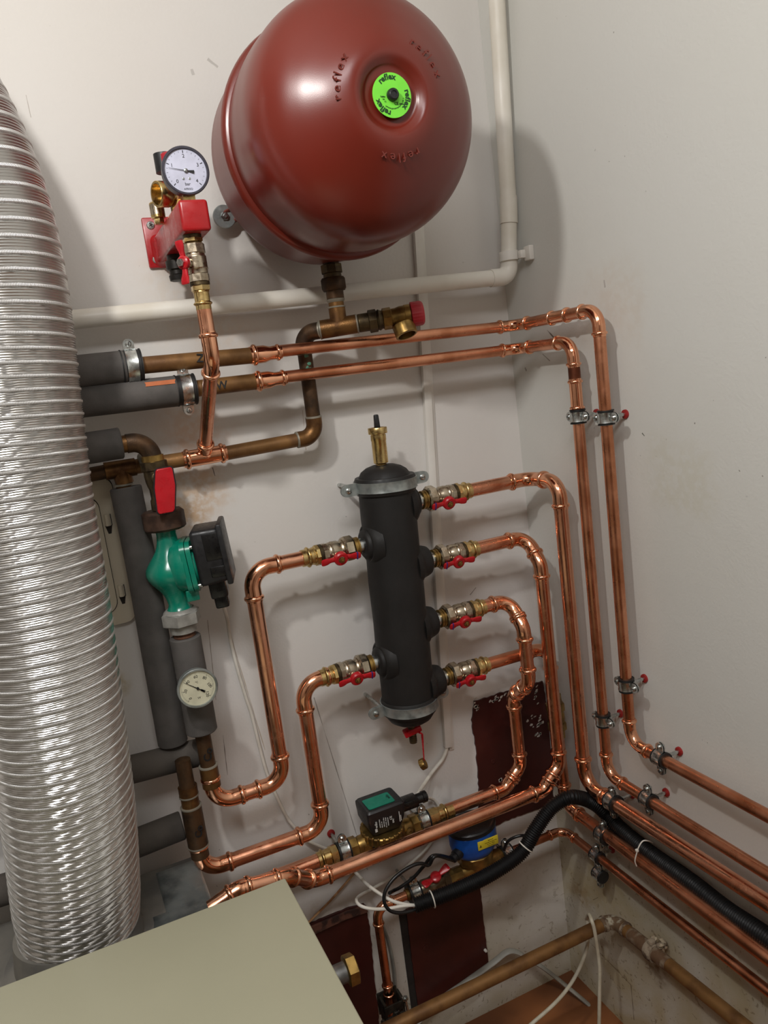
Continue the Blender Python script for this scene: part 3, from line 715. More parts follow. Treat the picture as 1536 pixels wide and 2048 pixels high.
for t,r in ((-.0055,.004),(-.0055,.0105),(-.0045,.0118),(.0045,.0118),(.0055,.0105),(.0050,.0088),(.004,.008),(.004,0)):
    rings.append([cc_+z*t+(x*math.cos(2*PI*k/48)+y*math.sin(2*PI*k/48))*max(1e-5,r-(.0007 if k%4<2 and r>.0115 else 0)) for k in range(48)])
MB().ringtube(rings).build('blanking_cap',BRASSD,dc)
# ================================================================= MANIFOLD PIPES
r28=.0140; r22=.0112; r18=.0092
def cv(i): return VEND[i][1]-VEND[i][2]*.012
# R1 / C : along to the right wall, forward, down, along the right wall
zC=cv(0).z; xC=X0-.050
c1=V((xC,-.10,zC)); c2=Rw(1117,955,.05); c2=V((xC,c2.y,zC)); c3=Rw(1170,1568,.05); c3=V((xC,(c2.y+c3.y)/2,c3.z)); c2.y=c3.y
def wallrun(a,b,dx,ext=.35):     # far end past the frame
    A=Rw(a[0],a[1],dx);Q=Rw(b[0],b[1],dx); u=(Q-A).normalized(); return Q+u*ext
c4=wallrun((1170,1568),(1534,1806),.05)
pr1=pipe_run('copper_pipe','thick copper pipe from the topmost right valve down the corner and along the wall','pipe',[cv(0),c1,c2,c3,c4],r28,COPPER,COPPERB,R=[.032,.034,.042],group=None,socks=[.022,.022,.024])
# R2
zz=cv(1).z; a=V((P(1052,1078,.10).x,-.10,zz)); xr=a.x
dB=.145
v1=P(1083,1176,dB); xB=v1.x; b_=V((xr,-dB,zz-.052)); 
c_=P(1117,1528,dB); c_.x=xr; d_=P(1086,1581,dB)
e_=P(628,1760,dB)
e2=P(575,1752,.215); e3=P(478,1778,.225); e4=P(420,1818,.225)
pr2=pipe_run('copper_pipe','long copper pipe from the second right valve, running low and left to the boiler','pipe',[cv(1),a,b_,c_,d_,e_,e2,e3,e4],r28,COPPER,COPPERB,R=[.030,.03,.03,.03,.028,.028,.03],socks=[.020,.022,.022,.02,.022,.016,.016])
# R3
zz=cv(2).z; a=V((P(1018,1198,.10).x,-.10,zz)); xr=a.x; dC=.145
b_=V((xr,-dC,zz-.052)); c_=P(1055,1366,dC); c_.x=xr; d_=V((xr,-.075,c_.z-.055)); e_=P(1036,1532,.075); e_.x=xr; f_=P(1010,1577,.075); PB0=P(892,1622,.075)
g_=P(908,1617,.075)
pr3=pipe_run('copper_pipe','copper pipe from the third right valve, jogging down to the small black pump','pipe',[cv(2),a,b_,c_,d_,e_,f_,PB0],r28,COPPER,COPPERB,R=[.030,.03,.03,.03,.03,.03],socks=[.018,.020,.022,.018,.022,.022])
# R4 and D
zz=cv(3).z; xD=X0-.048; a=V((xD,-.10,zz)); b_=Rw(1128,1606,.048); b_=V((xD,-.115,b_.z)); a.y=-.105
g4=wallrun((1140,1619),(1536,1917),.048)
pr4=pipe_run('copper_pipe','copper pipe from the lowest right valve, continuing on the right wall below the hose','pipe',[cv(3),a,b_,g4],r28*.93,COPPERD,COPPERB,R=[.034,.034],socks=[.022,.022])
u=(b_-a).normalized(); m0=P(1122,1400,.105); t=(m0-a).dot(u); o=a+u*t
bv=thing('inline_fitting','brass inline fitting on the corner drop pipe behind the copper pipes','fitting',o)
MB().hexa(o,u,0,.018,.021,seg=8).build('nut',BRASSD,bv); MB().hexa(o,u,.045,.062,.021,seg=8).build('nut',BRASSD,bv)
MB().lathe(o,u,[(-.02,.0155),(0,.0165),(.018,.0165),(.024,.019),(.040,.019),(.046,.0165),(.062,.0165),(.080,.0155)],28).build('body',BRASSD,bv)
# L1
def lrun(i,name,label,ctop,cr,cl,up,mats_,r=r28):
    s=cv(i); a=P(*ctop,.10); a=V((a.x,-.10,s.z)); b=P(*cr,.10); x=(a.x+b.x)/2; b.x=x; a.x=x; c=P(*cl,.10); d=P(*up,.10); xx=(c.x+d.x)/2; c.x=xx; d.x=xx
    zz=(b.z+c.z)/2; b.z=zz; c.z=zz
    return pipe_run(name,label,'pipe',[s,a,b,c,d],r,COPPER,COPPERB,R=.036,mats=mats_,socks=[.024,.022,.022]),c,d
p5,c5,d5=lrun(4,'copper_pipe','copper pipe from the upper left valve down, then left to the thermometer pipe',(493,1141),(573,1555),(430,1612),(401,1440),[COPPER,COPPER,COPPER,BROWND])
p6,c6,d6=lrun(5,'copper_pipe','copper pipe from the lower left valve, looping low to the dark old pipe',(600,1369),(649,1650),(408,1746),(364,1520),[COPPER,COPPER,COPPER,BROWND])
# sleeves of old pipe on the two rising ends
def sleeve(px0,px1,axp,r,m,name,root,d=.10):
    a=V((axp.x,-d,P(axp_px(px0),px0,d).z)) if False else None
def on_vert(c,d,py,dd=.10):     # point at pixel row py on the vertical through c
    lo,hi=c.z,d.z
    for _ in range(30):
        mid=(lo+hi)/2; w_=B@(V((c.x,c.y,mid))-CAM); yy=CY+F*w_.y/w_.z
        if yy>py: lo=mid
        else: hi=mid
    return V((c.x,c.y,(lo+hi)/2))
s1=on_vert(c5,d5,1565); s2=on_vert(c5,d5,1532)
MB().tube([on_vert(c5,d5,1572),s2],.0168,28).build('old_coupling',BROWN,p5)
MB().lathe(s2,(0,0,1),[(-.001,.0150),(0,.0176),(.002,.0174),(.003,.0142)],28).build('solder_seam',SOLDER,p5)
for (ya,yb,r_,m_) in ((1712,1690,.0165,BROWND),(1690,1612,.0185,BROWND),(1612,1590,.0160,BROWN),(1590,1572,.0172,BROWN),(1572,1530,.0135,BROWN)):
    MB().tube([on_vert(c6,d6,ya),on_vert(c6,d6,yb)],r_,28).build('old_coupling',m_,p6)
for ya,r_ in ((1690,.0185),(1612,.0185),(1590,.0172)):
    q=on_vert(c6,d6,ya); MB().lathe(q,(0,0,1),[(-.002,r_-.003),(-.0012,r_+.0008),(.0012,r_+.0008),(.002,r_-.003)],28).build('solder_seam',SOLDER,p6)
def wallink(s,size,c,out,roll,parent,m=INK,sx=1.):
    textmb_=MB(); z=V(out).normalized(); y=V((0,0,1)); y=(y-z*y.dot(z)).normalized(); x=y.cross(z)
    M=Matrix((x,y,z)).transposed().to_4x4(); M.translation=c; M=M@Matrix.Rotation(roll,4,'Z'); textmb(textmb_,s,size,M,ext=.0012,sx=sx,bold=.0003); return textmb_.build('marker_writing',m,parent)
q=on_vert(c5,d5,1504); wallink('Co',.020,q+V((.002,-.0136,0)),(0,-1,0),math.radians(75),p5)
q=on_vert(c6,d6,1655); wallink('Co',.018,q+V((.004,-.0182,0)),(0,-1,0),math.radians(75),p6)
# ================================================================= UPPER COPPER PAIR (A and B)
def upper(px0,pxc,name,label,dc,front,bot,end,x_dx,r,pxa,pxb,z_fix=None,extra=()):
    s=P(*px0,dc); c=P(*pxc,dc); c.x=X0-x_dx; 
    f=Rw(*front,x_dx); b=Rw(*bot,x_dx); yy=(f.y+b.y)/2; f.y=yy; b.y=yy; f.z=(f.z+c.z)/2; 
    e=wallrun(bot,end,x_dx)
    return pipe_run(name,label,'pipe',[s,c,f,b,e],r,COPPERD,COPPERB,R=[.028,.030,.032],socks=[.017,.018,.018]),[s,c,f,b,e]
pA,kA=upper((545,704),(1020,652),'copper_pipe','upper thin copper pipe crossing the wall, dropping outermost on the right wall',.095,(1198,615),(1259,1483),(1534,1631),.045,r22*.96,None,None)
pB,kB=upper((553,756),(1015,700),'copper_pipe','lower thin copper pipe crossing the wall, with a tarnished stretch after its bend',.095,(1143,683),(1216,1549),(1534,1747),.045,r22*.96,None,None)
# extra couplings
def cpl(a,b,r,m,root,r2=None): coupling_mb(a,b,r,r2).build('coupling',m,root)
def lerp_px(A,Q,px=None,py=None):    # point on 3D line whose pixel x (or y) equals given
    lo,hi=0.,1.
    def pxl(t):
        w_=B@(A.lerp(Q,t)-CAM); return (CX-F*w_.x/w_.z, CY+F*w_.y/w_.z)
    k=0 if px is not None else 1; tgt=px if px is not None else py
    inc=pxl(1)[k]>pxl(0)[k]
    for _ in range(40):
        m=(lo+hi)/2
        if (pxl(m)[k]<tgt)==inc: lo=m
        else: hi=m
    return A.lerp(Q,(lo+hi)/2)
cpl(lerp_px(kA[1],kA[2],px=1100),lerp_px(kA[1],kA[2],px=1138),r22*.96,COPPERB,pA)
cpl(lerp_px(kB[2],kB[3],py=757),lerp_px(kB[2],kB[3],py=822),r22*.96,COPPERB,pB)
MB().tube([lerp_px(kB[2],kB[3],py=724),lerp_px(kB[2],kB[3],py=762)],r22*1.0,28).build('tarnished_section',mat('tarnished_copper',(120,66,42),.8,.5,(90,50,34),30),pB)
# old brown pieces at the left of both
def oldleft(name,label,a,b,c,root_run,dc=.095,r=.0142,ins=None,txt=None):
    A_=P(*a,dc);B_=P(*b,dc);C_=P(*c,dc)
    t=thing(name,label,'pipe',A_)
    MB().tube([A_,B_],r,28).build('pipe',BROWNO,t)
    coupling_mb(B_-(B_-A_).normalized()*.003,C_,r,r22).build('reducer_coupling',COPPERB,t)
    return t,A_,B_,C_
tA,Aa,Ab,Ac=oldleft('old_pipe','upper old brown pipe stub with a pen mark, between grey foam and copper reducer',(150,743),(503,711),(562,704),pA)
tB,Ba,Bb,Bc=oldleft('old_pipe','lower old brown pipe stub with pen letters, between grey foam and copper reducer',(200,800),(512,763),(572,755),pB)
q=lerp_px(Aa,Ab,px=398); wallink('Z',.020,q+V((0,-.0139,.002)),(0,-1,.1),math.radians(-8),tA)
q=lerp_px(Ba,Bb,px=412); wallink('R',.019,q+V((-.004,-.0139,.0)),(0,-1,.1),math.radians(0),tB)
q=lerp_px(Ba,Bb,px=440); wallink('W',.019,q+V((0,-.0139,.0)),(0,-1,.1),math.radians(0),tB)
# foam insulation tubes --------------------------------------------
def foam(name,label,pts,r,m=FOAMG,hole=.0145,bore=None):
    pts=[V(p) for p in pts]; t=thing(name,label,'insulation',pts[-1])
    path=catmull(pts,10) if len(pts)>2 else [pts[0].lerp(pts[1],k/16) for k in range(17)]
    mb=MB(); n=len(path)
    u0=(path[1]-path[0]).normalized(); u1=(path[-1]-path[-2]).normalized()
    full=[path[0]+u0*.012,path[0]+u0*.0015,path[0],path[0]+u0*.002]+path[1:-1]+[path[-1]-u1*.002,path[-1],path[-1]-u1*.0015,path[-1]-u1*.012]
    rad=[hole,hole,r*.93,r]+[r*(1+.012*noise.noise(V((k*.35,r*90,1)))) for k in range(n-2)]+[r,r*.93,hole,hole]
    mb.tube(full,rad,40,cap=True); o=mb.build('foam_tube',m,t); return t
i1=foam('foam_insulation','grey foam tube around the upper old pipe, its end in the higher clamp',[P(40,757,.095),P(252,734,.095)],.0275)
i2=foam('foam_insulation','longer grey foam tube with an orange smear around the lower old pipe',[P(40,817,.095),P(354,782,.095)],.0262)
c=P(320,768,.095)
mb=MB(); cen=lerp_px(P(40,817,.095),P(354,782,.095),px=330); ax=(P(354,782,.095)-P(40,817,.095)).normalized(); x,y,z=basis(ax)
up_=V((0,-.80,.60)); up_=(up_-ax*up_.dot(ax)).normalized(); sd=ax.cross(up_)
vv=[];ff=[]
for i in range(13):
    for j in range(4):
        a=(j-1.5)*.11; wob=.0015*math.sin(i*2.3+j)
        vv.append(cen+ax*((i-8)*.0042)+(up_*math.cos(a)+sd*math.sin(a))*(.0262*1.012+.0005)+ax*wob)
for i in range(12):
    for j in range(3): k=i*4+j; ff.append((k,k+1,k+5,k+4))
mb.add(vv,ff).build('orange_smear',ORANGE,i2)
i3=foam('foam_insulation','short grey foam tube ending at the brown elbow above the red lever',[P(40,918,.10),P(243,886,.10)],.0262)
i4=foam('foam_insulation','long upright grey foam tube beside the beige wall hatch',[P(251,974,.055),P(283,1130,.062),P(313,1300,.062),P(346,1485,.056)],.0268)
i5=foam('foam_insulation','dusty foam tube crossing below the long upright foam tube',[P(-40,1608,.058),P(150,1567,.058),P(400,1504,.058)],.0255,FOAMT)
i6=foam('foam_insulation','lowest dusty foam tube behind the ribbed duct, with a torn end',[P(-60,1800,.07),P(150,1733,.07),P(365,1650,.07)],.0262,FOAMT)
# ================================================================= GREEN PUMP COLUMN
def colpt(py): return on_vert(V((c5.x,-.10,-.1)),V((c5.x,-.10,ZC+.3)),py)
CXX=c5.x
ob=thing('old_elbow','old brown elbow leading from grey foam into the red-handled valve','elbow',colpt(905))
oe0=P(238,889,.10); oc_=V((CXX,-.10,0)); ocz=P(303,880,.10); oc_.z=ocz.z; oe0.z=oc_.z
mb,t=elbow_mb(oc_,(oc_-oe0),V((0,0,-1)),.0145,.030,press=False,sock=.008); mb.build('elbow_body',BROWND,ob)
MB().tube([oe0,oc_-V((.034,0,0))],.0145,28).build('pipe',BROWN,ob)
q=colpt(912); MB().lathe(q,(0,0,-1),[(-.002,.0150),(-.001,.0185),(.010,.0185),(.011,.0165)],28).build('collar',BRASSD,ob)
gv=thing('ball_valve','old brown brass valve with a long red lever above the green pump','valve',colpt(1050))
q=colpt(915); q2=colpt(1018); L=(q-q2).length
MB().hexa(q,(0,0,-1),.006,.022,.0225,seg=8).lathe(q,(0,0,-1),[(.018,.019),(.030,.0195),(.040,.0185),(L*.55,.0165),(L*.6,.0150),(L*.78,.0145),(L*.82,.0165),(L,.017)],28).lathe(q-V((0,0,.034)),(0,-1,0),[(0,.011),(.026,.011),(.028,.007),(.036,.006)],20).build('body',BRASSK,gv)
q3=colpt(1020)
MB().hexa(q3,(0,0,-1),.0,.034,.0365,ch=.004,seg=10).build('union_nut',mat('rusty_union_nut',(84,62,50),.55,.55,(58,42,34),50,.35,.65,.2,400),gv)
lv=MB(); hz=P(327,980,.150); top=P(327,936,.150); bot=P(331,1026,.150); ulev=(bot-top).normalized(); Ll=(bot-top).length
def stad(w0,w1,w2,L,n=6):
    # half widths at top, middle, bottom; rounded ends
    pts=[]
    for k in range(n+1): a=PI/2*k/n; pts.append((w0-.003+.003*math.cos(PI/2-a) ,0-.0+.003*(1-math.sin(a))*0))
    return pts
pl=[(-.0135,.003),(-.011,0),(.011,0),(.0138,.003),(.0175,Ll*.42),(.0150,Ll-.004),(.012,Ll),(-.010,Ll),(-.0130,Ll-.004),(-.0160,Ll*.42)]
sm=[]
for k in range(len(pl)):
    a_,b_,c__,d__=[V((*pl[(k+j)%len(pl)],0)) for j in (-1,0,1,2)]
    sm.append((b_.x,b_.y))
lv.prism([(a,b) for a,b in sm],top,(1,0,0),ulev,(0,-.005,0)); 
lo_=lv.build('lever',REDH,gv); bvm=lo_.modifiers.new('b','BEVEL'); bvm.width=.0015; bvm.segments=2
MB().prism([(a*1.13,Ll/2+(b-Ll/2)*1.04) for a,b in sm],top+V((0,.0012,0)),(1,0,0),ulev,(0,-.0022,0)).build('lever_edge',BLACKP,gv)
MB().tube([q-V((0,.03,.034)),V((top.x,-.150,q.z-.034))],.006,14).build('stem',BRASSK,gv)
gp=thing('circulator_pump','green circulator pump with black control head on the left pipe column','pump',colpt(1225))
pz=colpt(1135); PA=V((.955,-.27,.06)).normalized()
yb=colpt(1052).z; ye=colpt(1222).z
# wet end: vertical volute with offset belly
rings=[];n=22
for k in range(n+1):
    t=k/n; z=yb+(ye-yb)*t
    belly=math.exp(-((t-.52)/.21)**2)
    cx=CXX+ .000-.004*belly; rx=.0165+.026*belly; ry=.0165+.024*belly
    if t<.06: rx+=.004*(1-t/.06); ry+=.004*(1-t/.06)
    if t>.93: rx+=.010*(t-.93)/.07; ry+=.010*(t-.93)/.07
    rings.append([V((cx+rx*math.cos(2*PI*j/40),-.10+ry*math.sin(2*PI*j/40),z)) for j in range(40)])
MB().ringtube(rings).build('volute',GREENP,gp)
PC=V((CXX+.006,-.10,pz.z))
x,y,z=basis(PA)
MB().lathe(PC,PA,[(-.012,.030),(.0,.044),(.012,.0475),(.020,.0480)],48).build('pump_housing',GREENP,gp)
# square flange with rounded corners
zz_=(V((0,0,1))-PA*PA.z).normalized(); xx_=zz_.cross(PA)
MB().prism(rsq(.0455,.018),PC+PA*.018,xx_,zz_,PA*.0085).build('motor_flange',GREENP,gp)
MB().prism(rsq(.0445,.018),PC+PA*.0275,xx_,zz_,PA*.008).build('motor_flange',GREENP,gp)
MB().lathe(PC,PA,[(.034,.040),(.040,.038),(.044,.034),(.062,.0335)],40).build('motor_body',GREENP,gp)
for k in range(6):
    a=2*PI*k/6+.3; d_=xx_*math.cos(a)+zz_*math.sin(a)
    MB().prism([(-.003,0),(.003,0),(.0022,.018),(-.0022,.018)],PC+PA*.038+d_*.031,d_.cross(PA),PA,d_*.006).build('cooling_rib',GREENP,gp)
for sx_,sz_ in ((1,1),(-1,1),(1,-1),(-1,-1)):
    c=PC+xx_*.034*sx_+zz_*.034*sz_; MB().lathe(c,PA,[(.030,.0042),(.042,.0042),(.0425,.0035),(.040,.002),(.040,0)],16).build('bolt',ZINC,gp)
HC=PC+PA*.064+zz_*.008
hd=MB().box(HC+zz_*.004,(.088,.098,.050),(xx_,zz_,PA),bev=.007,bseg=3,taper=(.96,.96)).build('control_head',BLACKP,gp)
MB().box(HC+PA*.026+zz_*.004,(.094,.106,.010),(xx_,zz_,PA),bev=.003,bseg=2).build('front_cover',BLACKP,gp)
MB().box(HC-zz_*.058+xx_*-.004,(.040,.034,.030),(xx_,zz_,PA),bev=.004).build('connector',BLACKG,gp)
MB().box(HC-zz_*.084,(.028,.024,.024),(xx_,zz_,PA),bev=.004).build('cable_gland',BLACKG,gp)
MB().box(HC+YD*.0450+zz_*.022,(.034,.002,.046),(PA,YD,zz_),bev=.0008).build('rating_label',BLACKG,gp)
MB().box(HC+YD*.0445-zz_*.022,(.030,.004,.018),(PA,YD,zz_),bev=.0015).build('clip',BLACKG,gp)
MB().box(V((CXX+.022,-.126,ye+.03)),(.022,.012,.020),bev=.002).build('cast_pad',GREENP,gp)
un=thing('union_nut','pale grey hexagonal union nut just under the green pump','nut',colpt(1262))
q=colpt(1216); MB().lathe(q,(0,0,-1),[(0,.024),(.004,.0290),(.006,.0300)],32).hexa(q,(0,0,-1),.005,.029,.0345,ch=.0025,seg=6,phase=.35).build('nut',mat('pale_grey_nut',(158,156,150),.3,.5,(130,128,122),50),un)
MB().lathe(q,(0,0,-1),[(.028,.0235),(.043,.0225),(.044,.019)],32).build('sleeve',mat('pale_grey_nut',(158,156,150)),un)
MB().lathe(q,(0,0,-1),[(.043,.0185),(.046,.0195),(.048,.0180),(.051,.0195),(.053,.0185),(.060,.0190)],28).build('rusty_thread',mat('rusty_thread',(92,58,38),.3,.8,(60,40,28),80),un)
i7=foam('foam_insulation','grey foam tube around the column just under the green pump, above the thermometer',[colpt(1272),colpt(1362)],.0272)
i8=foam('foam_insulation','grey foam tube directly behind and under the round thermometer',[colpt(1345)+V((.0005,0,0)),colpt(1462)],.0278)
def gauge(name,label,cat,c,R,depth,dialm,rimm,n,out=V((0,-1,0)),rot=0.):
    t=thing(name,label,cat,c); 
    MB().lathe(c,out,[(-depth,.0),(-depth,R*.86),(-depth*.9,R*.93),(-.003,R*.955),(-.002,R),(.003,R),(.004,R*.975),(.004,R*.90),(.001,R*.89),(.0005,R*.88),(.0005,0)],64).build('case',rimm,t)
    d=MB().lathe(c,out,[(.0006,R*.885),(.0010,R*.885),(.0010,0)],64).build('dial',dialm,t)
    return t,d
c=P(395,1376,.165)
tg,td=gauge('thermometer','round dial thermometer on the foam-wrapped column, hand near 40','thermometer',c,.0345,.014,DIALC,STEEL,0)
MB().tube([c+V((0,.014,0)),V((c.x,-.10,c.z))],.009,16).build('stem',BRASSD,tg)
mb=MB(); cc1=c+YD*.0011
for k,s_ in enumerate(('0','20','40','60','80','100','120')):
    a=math.radians(135-45*k+ (-0)); textmb(mb,s_,.0072,dialM(cc1,a,.0205,-a*0.35 if s_ not in('0','120') else -a*.3))
for k in range(61):
    a=math.radians(135-270*k/60); l=.0030 if k%10==0 else .0016
    M=dialM(cc1,a,.0278-l/2); w_=.0005 if k%10==0 else .0003
    mb.add([M@V((p,q,.0001)) for p,q in ((-w_/2*1.2,-l/2),(w_/2*1.2,-l/2),(w_/2*1.2,l/2),(-w_/2*1.2,l/2))],[(0,1,2,3)])
textmb(mb,'°C',.0048,dialM(cc1+V((0,0,.0105)))); textmb(mb,'W',.0055,dialM(cc1+V((0,0,-.0175))))
mb.build('scale',INK,tg)
a=math.radians(52)
M=dialM(c+YD*.0028,a,0); MB().add([M@V(p) for p in ((-.0009,-.012,0),(.0009,-.012,0),(.0006,.012,0),(.0002,.0275,0),(-.0002,.0275,0),(-.0006,.012,0))],[(0,1,2,3,4,5)]).lathe(c+YD*.0012,YD,[(0,.0022),(.0026,.0022),(.003,0)],16).add([M@V(p) for p in ((-.0018,-.014,0),(.0018,-.014,0),(.0015,-.006,0),(-.0015,-.006,0))],[(0,1,2,3)]).build('needle',INK,tg)
# ================================================================= SAFETY GROUP TOP LEFT
GX=P(408,905,.05).x; GD=.245
pl_=thing('wall_bracket','red enamelled wall bracket with a long square arm left of the vessel','bracket',P(318,487,0))
w0=P(281,437,0);w1=P(348,430,0);w2=P(301,538,0)
px0=w0.x; px1=px0+.092; pz1=(w0.z+.0); pz0=w2.z
GC=(px0+px1)/2
MB().box((GC,-.004,(pz0+pz1)/2),(px1-px0,.008,pz1-pz0),bev=.003).build('plate',REDP,pl_)
arm_c=P(388,433,GD+.018); AX=arm_c.x; AZ=arm_c.z
MB().box((AX,-(GD+.028)/2-.002,AZ),(.043,GD+.024,.045),bev=.005,bseg=3).build('arm',REDP,pl_)
ar=MB(); 
ar.ringtube([[V((AX+a,-t,AZ+b)) for a,b in rsq(h_,.012)] for t,h_ in ((.006,.029),(.010,.026),(.018,.024),(.030,.0225))]).build('arm_root',REDP,pl_)
for qx,qz in ((px0+.014,pz1-.014),(px0+.014,pz0+.014),(px1-.014,pz1-.014),(px1-.014,pz0+.014)):
    c=V((qx,-.008,qz)); s_=MB().lathe(c,YD,[(-.002,.0072),(.0005,.0072),(.0018,.006),(.0022,.003),(.0022,0)],24).build('screw',ZINC,pl_)
    for a in (.5,.5+PI/2): MB().box(c+YD*.0022,(.0075,.0006,.0013),(V((math.cos(a),0,math.sin(a))),V((0,1,0)),V((-math.sin(a),0,math.cos(a))))).build('screw_cross',SHADOWGAP,s_)
# gauge
gc=P(371,342,GD+.012)
pg,pd=gauge('pressure_gauge','round white-faced pressure gauge with dark rim, on the red bracket arm','pressure gauge',gc,.0345,.022,DIALW,mat('dark_gauge_case',(70,68,78),.4,.35,(60,58,66)),0,out=V((0,-1,0)))
MB().tube([V((gc.x,-GD-.000,gc.z-.030)),V((gc.x,-GD-.000,AZ+.0235))],.0075,16).hexa(V((gc.x,-GD,AZ+.0235)),(0,0,1),.001,.011,.0125,seg=4,phase=PI/4).build('square_stem',BRASS,pg)
mb=MB(); cc1=gc+YD*.0011
for k in range(5):
    a=math.radians(135-67.5*k); textmb(mb,str(k),.0072,dialM(cc1,a,.0205,-a))
    M=dialM(cc1,a,.0265); mb.add([M@V(p) for p in ((-.0005,-.002,.0001),(.0005,-.002,.0001),(.0006,.002,.0001),(-.0006,.002,.0001))],[(0,1,2,3)])
for k in range(21):
    a=math.radians(135-270*k/20); M=dialM(cc1,a,.0268); mb.add([M@V(p) for p in ((-.0002,-.001,.0001),(.0002,-.001,.0001),(.0002,.001,.0001),(-.0002,.001,.0001))],[(0,1,2,3)])
textmb(mb,'bar',.0062,dialM(cc1+V((0,0,-.0185)))); textmb(mb,'AFRISO',.0040,dialM(cc1+V((0,0,-.0255)))) 
mb.build('scale',INK,pg)
for sx_ in (-.005,.004): MB().lathe(gc+V((sx_,0,-.011))+YD*.001,YD,[(0,.0018),(.0004,.0018),(.0006,.0008)],14).build('dial_screw',ZINC,pg)
a=math.radians(80); M=dialM(gc+YD*.0028,a,0); MB().add([M@V(p) for p in ((-.0024,-.0120,0),(.0024,-.0120,0),(.0010,-.004,0),(.0006,.0,0),(.0002,.025,0),(-.0002,.025,0),(-.0006,.0,0),(-.0010,-.004,0))],[(0,1,2,3,4,5,6,7)]).build('needle',INK,pg)
MB().lathe(gc+YD*.0012,YD,[(0,.0030),(.0022,.0030),(.0028,.0022),(.0028,0)],18).build('needle_hub',ZINC,pg)
# safety valve block on the arm
sd_=.105; so=V((AX+.002,-.165,AZ+.0235))
s2=thing('safety_valve','brass safety valve with open side port standing on the red bracket arm','safety valve',so)
MB().lathe(so,(0,0,1),[(0,.0115),(.006,.0115)],24).hexa(so,(0,0,1),.004,.022,.0155,ch=.002).build('hex_base',BRASSD,s2)
MB().lathe(so,(0,0,1),[(.021,.0125),(.026,.0150),(.034,.0180),(.050,.0180),(.056,.0165),(.064,.0165)],32).build('body',BRASS,s2)
po=so+V((0,0,.032)); pd_=V((-.95,-.30,-.04)).normalized()
MB().lathe(po,pd_,[(0,.013),(.012,.0135),(.016,.0180),(.018,.0195),(.036,.0195),(.037,.0188),(.037,.0158),(.022,.0150),(.022,0)],36).build('outlet',BRASS,s2)
MB().lathe(so,(0,0,1),[(.063,.0172),(.064,.0195),(.090,.0195),(.092,.0175),(.092,0)],32).build('red_cap',REDC,s2)
MB().lathe(so+V((-.012,.006,0)),(0,0,1),[(.066,.0150),(.094,.0150)],20).build('black_lever',BLACKP,s2)
ao=V((AX-.027,-.125,AZ+.020))
a2=thing('air_vent','slim brass air vent with pale label beside the safety valve on the red bracket','air vent',ao)
MB().hexa(ao,(0,0,1),.0,.010,.0085).lathe(ao,(0,0,1),[(.009,.0100),(.010,.0115),(.032,.0115),(.034,.0095)],28).build('body',BRASS,a2)
MB().lathe(ao,(0,0,1),[(.014,.0117),(.030,.0117)],28).build('silver_label',NICKEL,a2)
# lower shut-off (black pipe end) under the arm near the plate
bo_=thing('drain_stub','black threaded stub under the red bracket arm','fitting',V((AX-.005,-.10,AZ-.08)))
q=V((AX-.004,-.085,AZ-.02)); MB().lathe(q,(0,0,-1),[(0,.013),(.010,.014),(.012,.017),(.026,.017),(.028,.013),(.034,.013),(.036,.015),(.044,.014),(.045,.011)],28).build('body',mat('black_iron_fitting',(34,32,30),.5,.45,(50,46,40),70),bo_)
# ball valve hanging from the arm end
hv=V((GX,-GD,AZ-.0235))
v3=thing('ball_valve','nickel ball valve with red handle turned sideways, hanging under the red bracket arm','valve',hv)
DNV=(0,0,-1)
MB().lathe(hv,DNV,[(-.004,.0165),(.006,.0165)],28).build('black_seal',BRASSK,v3)
MB().hexa(hv,DNV,.004,.013,.0185,ch=.0015).build('brass_collar',BRASS,v3)
b=MB().hexa(hv,DNV,.014,.034,.0195,ch=.002,seg=8); b.lathe(hv,DNV,[(.033,.0165),(.037,.0175),(.039,.0190),(.040,.0190),(.060,.0190),(.061,.0200),(.063,.0185),(.070,.0180)],32); b.hexa(hv,DNV,.069,.086,.0195,ch=.002,seg=8)
b.lathe(hv-V((0,0,.051)),V((-.80,-.60,0)),[(0,.008),(.024,.0085),(.027,.006),(.032,.0055)],18); b.build('body',NICKEL,v3)
MB().lathe(hv,DNV,[(.085,.0150),(.0855,.0180),(.091,.0180),(.0915,.015)],28).build('seal_ring',BRASSK,v3)
q=MB().hexa(hv,DNV,.090,.102,.0175,ch=.0018); q.lathe(hv,DNV,[(.101,.0140),(.104,.0150),(.1045,.0140),(.121,.0140)]+[(.121+.007*k/8,.0140+.0032*math.sin(PI*k/8)) for k in range(9)]+[(.128,.0140),(.136,.0140),(.1365,.0120)],28); q.build('press_socket',BRASS,v3)
hd_=V((-.80,-.60,0)).normalized(); hc=hv-V((0,0,.051))+hd_*.032; h=MB(); h.lathe(hc,hd_,[(-.004,.009),(-.002,.0125),(.004,.0125),(.006,.010)],24)
sdv=hd_.cross(V((0,0,1))).normalized()
for sg in (-1,1):
    rings=[]
    for d,hw,th,yy in [(.008,.0055,.004,0),(.014,.0050,.0034,.001),(.020,.0058,.0028,.003),(.027,.0085,.0024,.0055),(.033,.0092,.0022,.0072),(.038,.0088,.002,.008),(.0392,.006,.0014,.008)]:
        rings.append([hc+V((0,0,d*sg))+sdv*hw*math.copysign(abs(math.cos(2*PI*k/12))**.6,math.cos(2*PI*k/12))+hd_*(yy*.6+th*math.copysign(abs(math.sin(2*PI*k/12))**.6,math.sin(2*PI*k/12))) for k in range(12)])
    h.ringtube(rings)
h_=h.build('handle',REDH,v3); MB().hexa(hc,hd_,.004,.013,.0072).build('nut',ZINC,h_)
v3.scale=(.84,.84,.80)
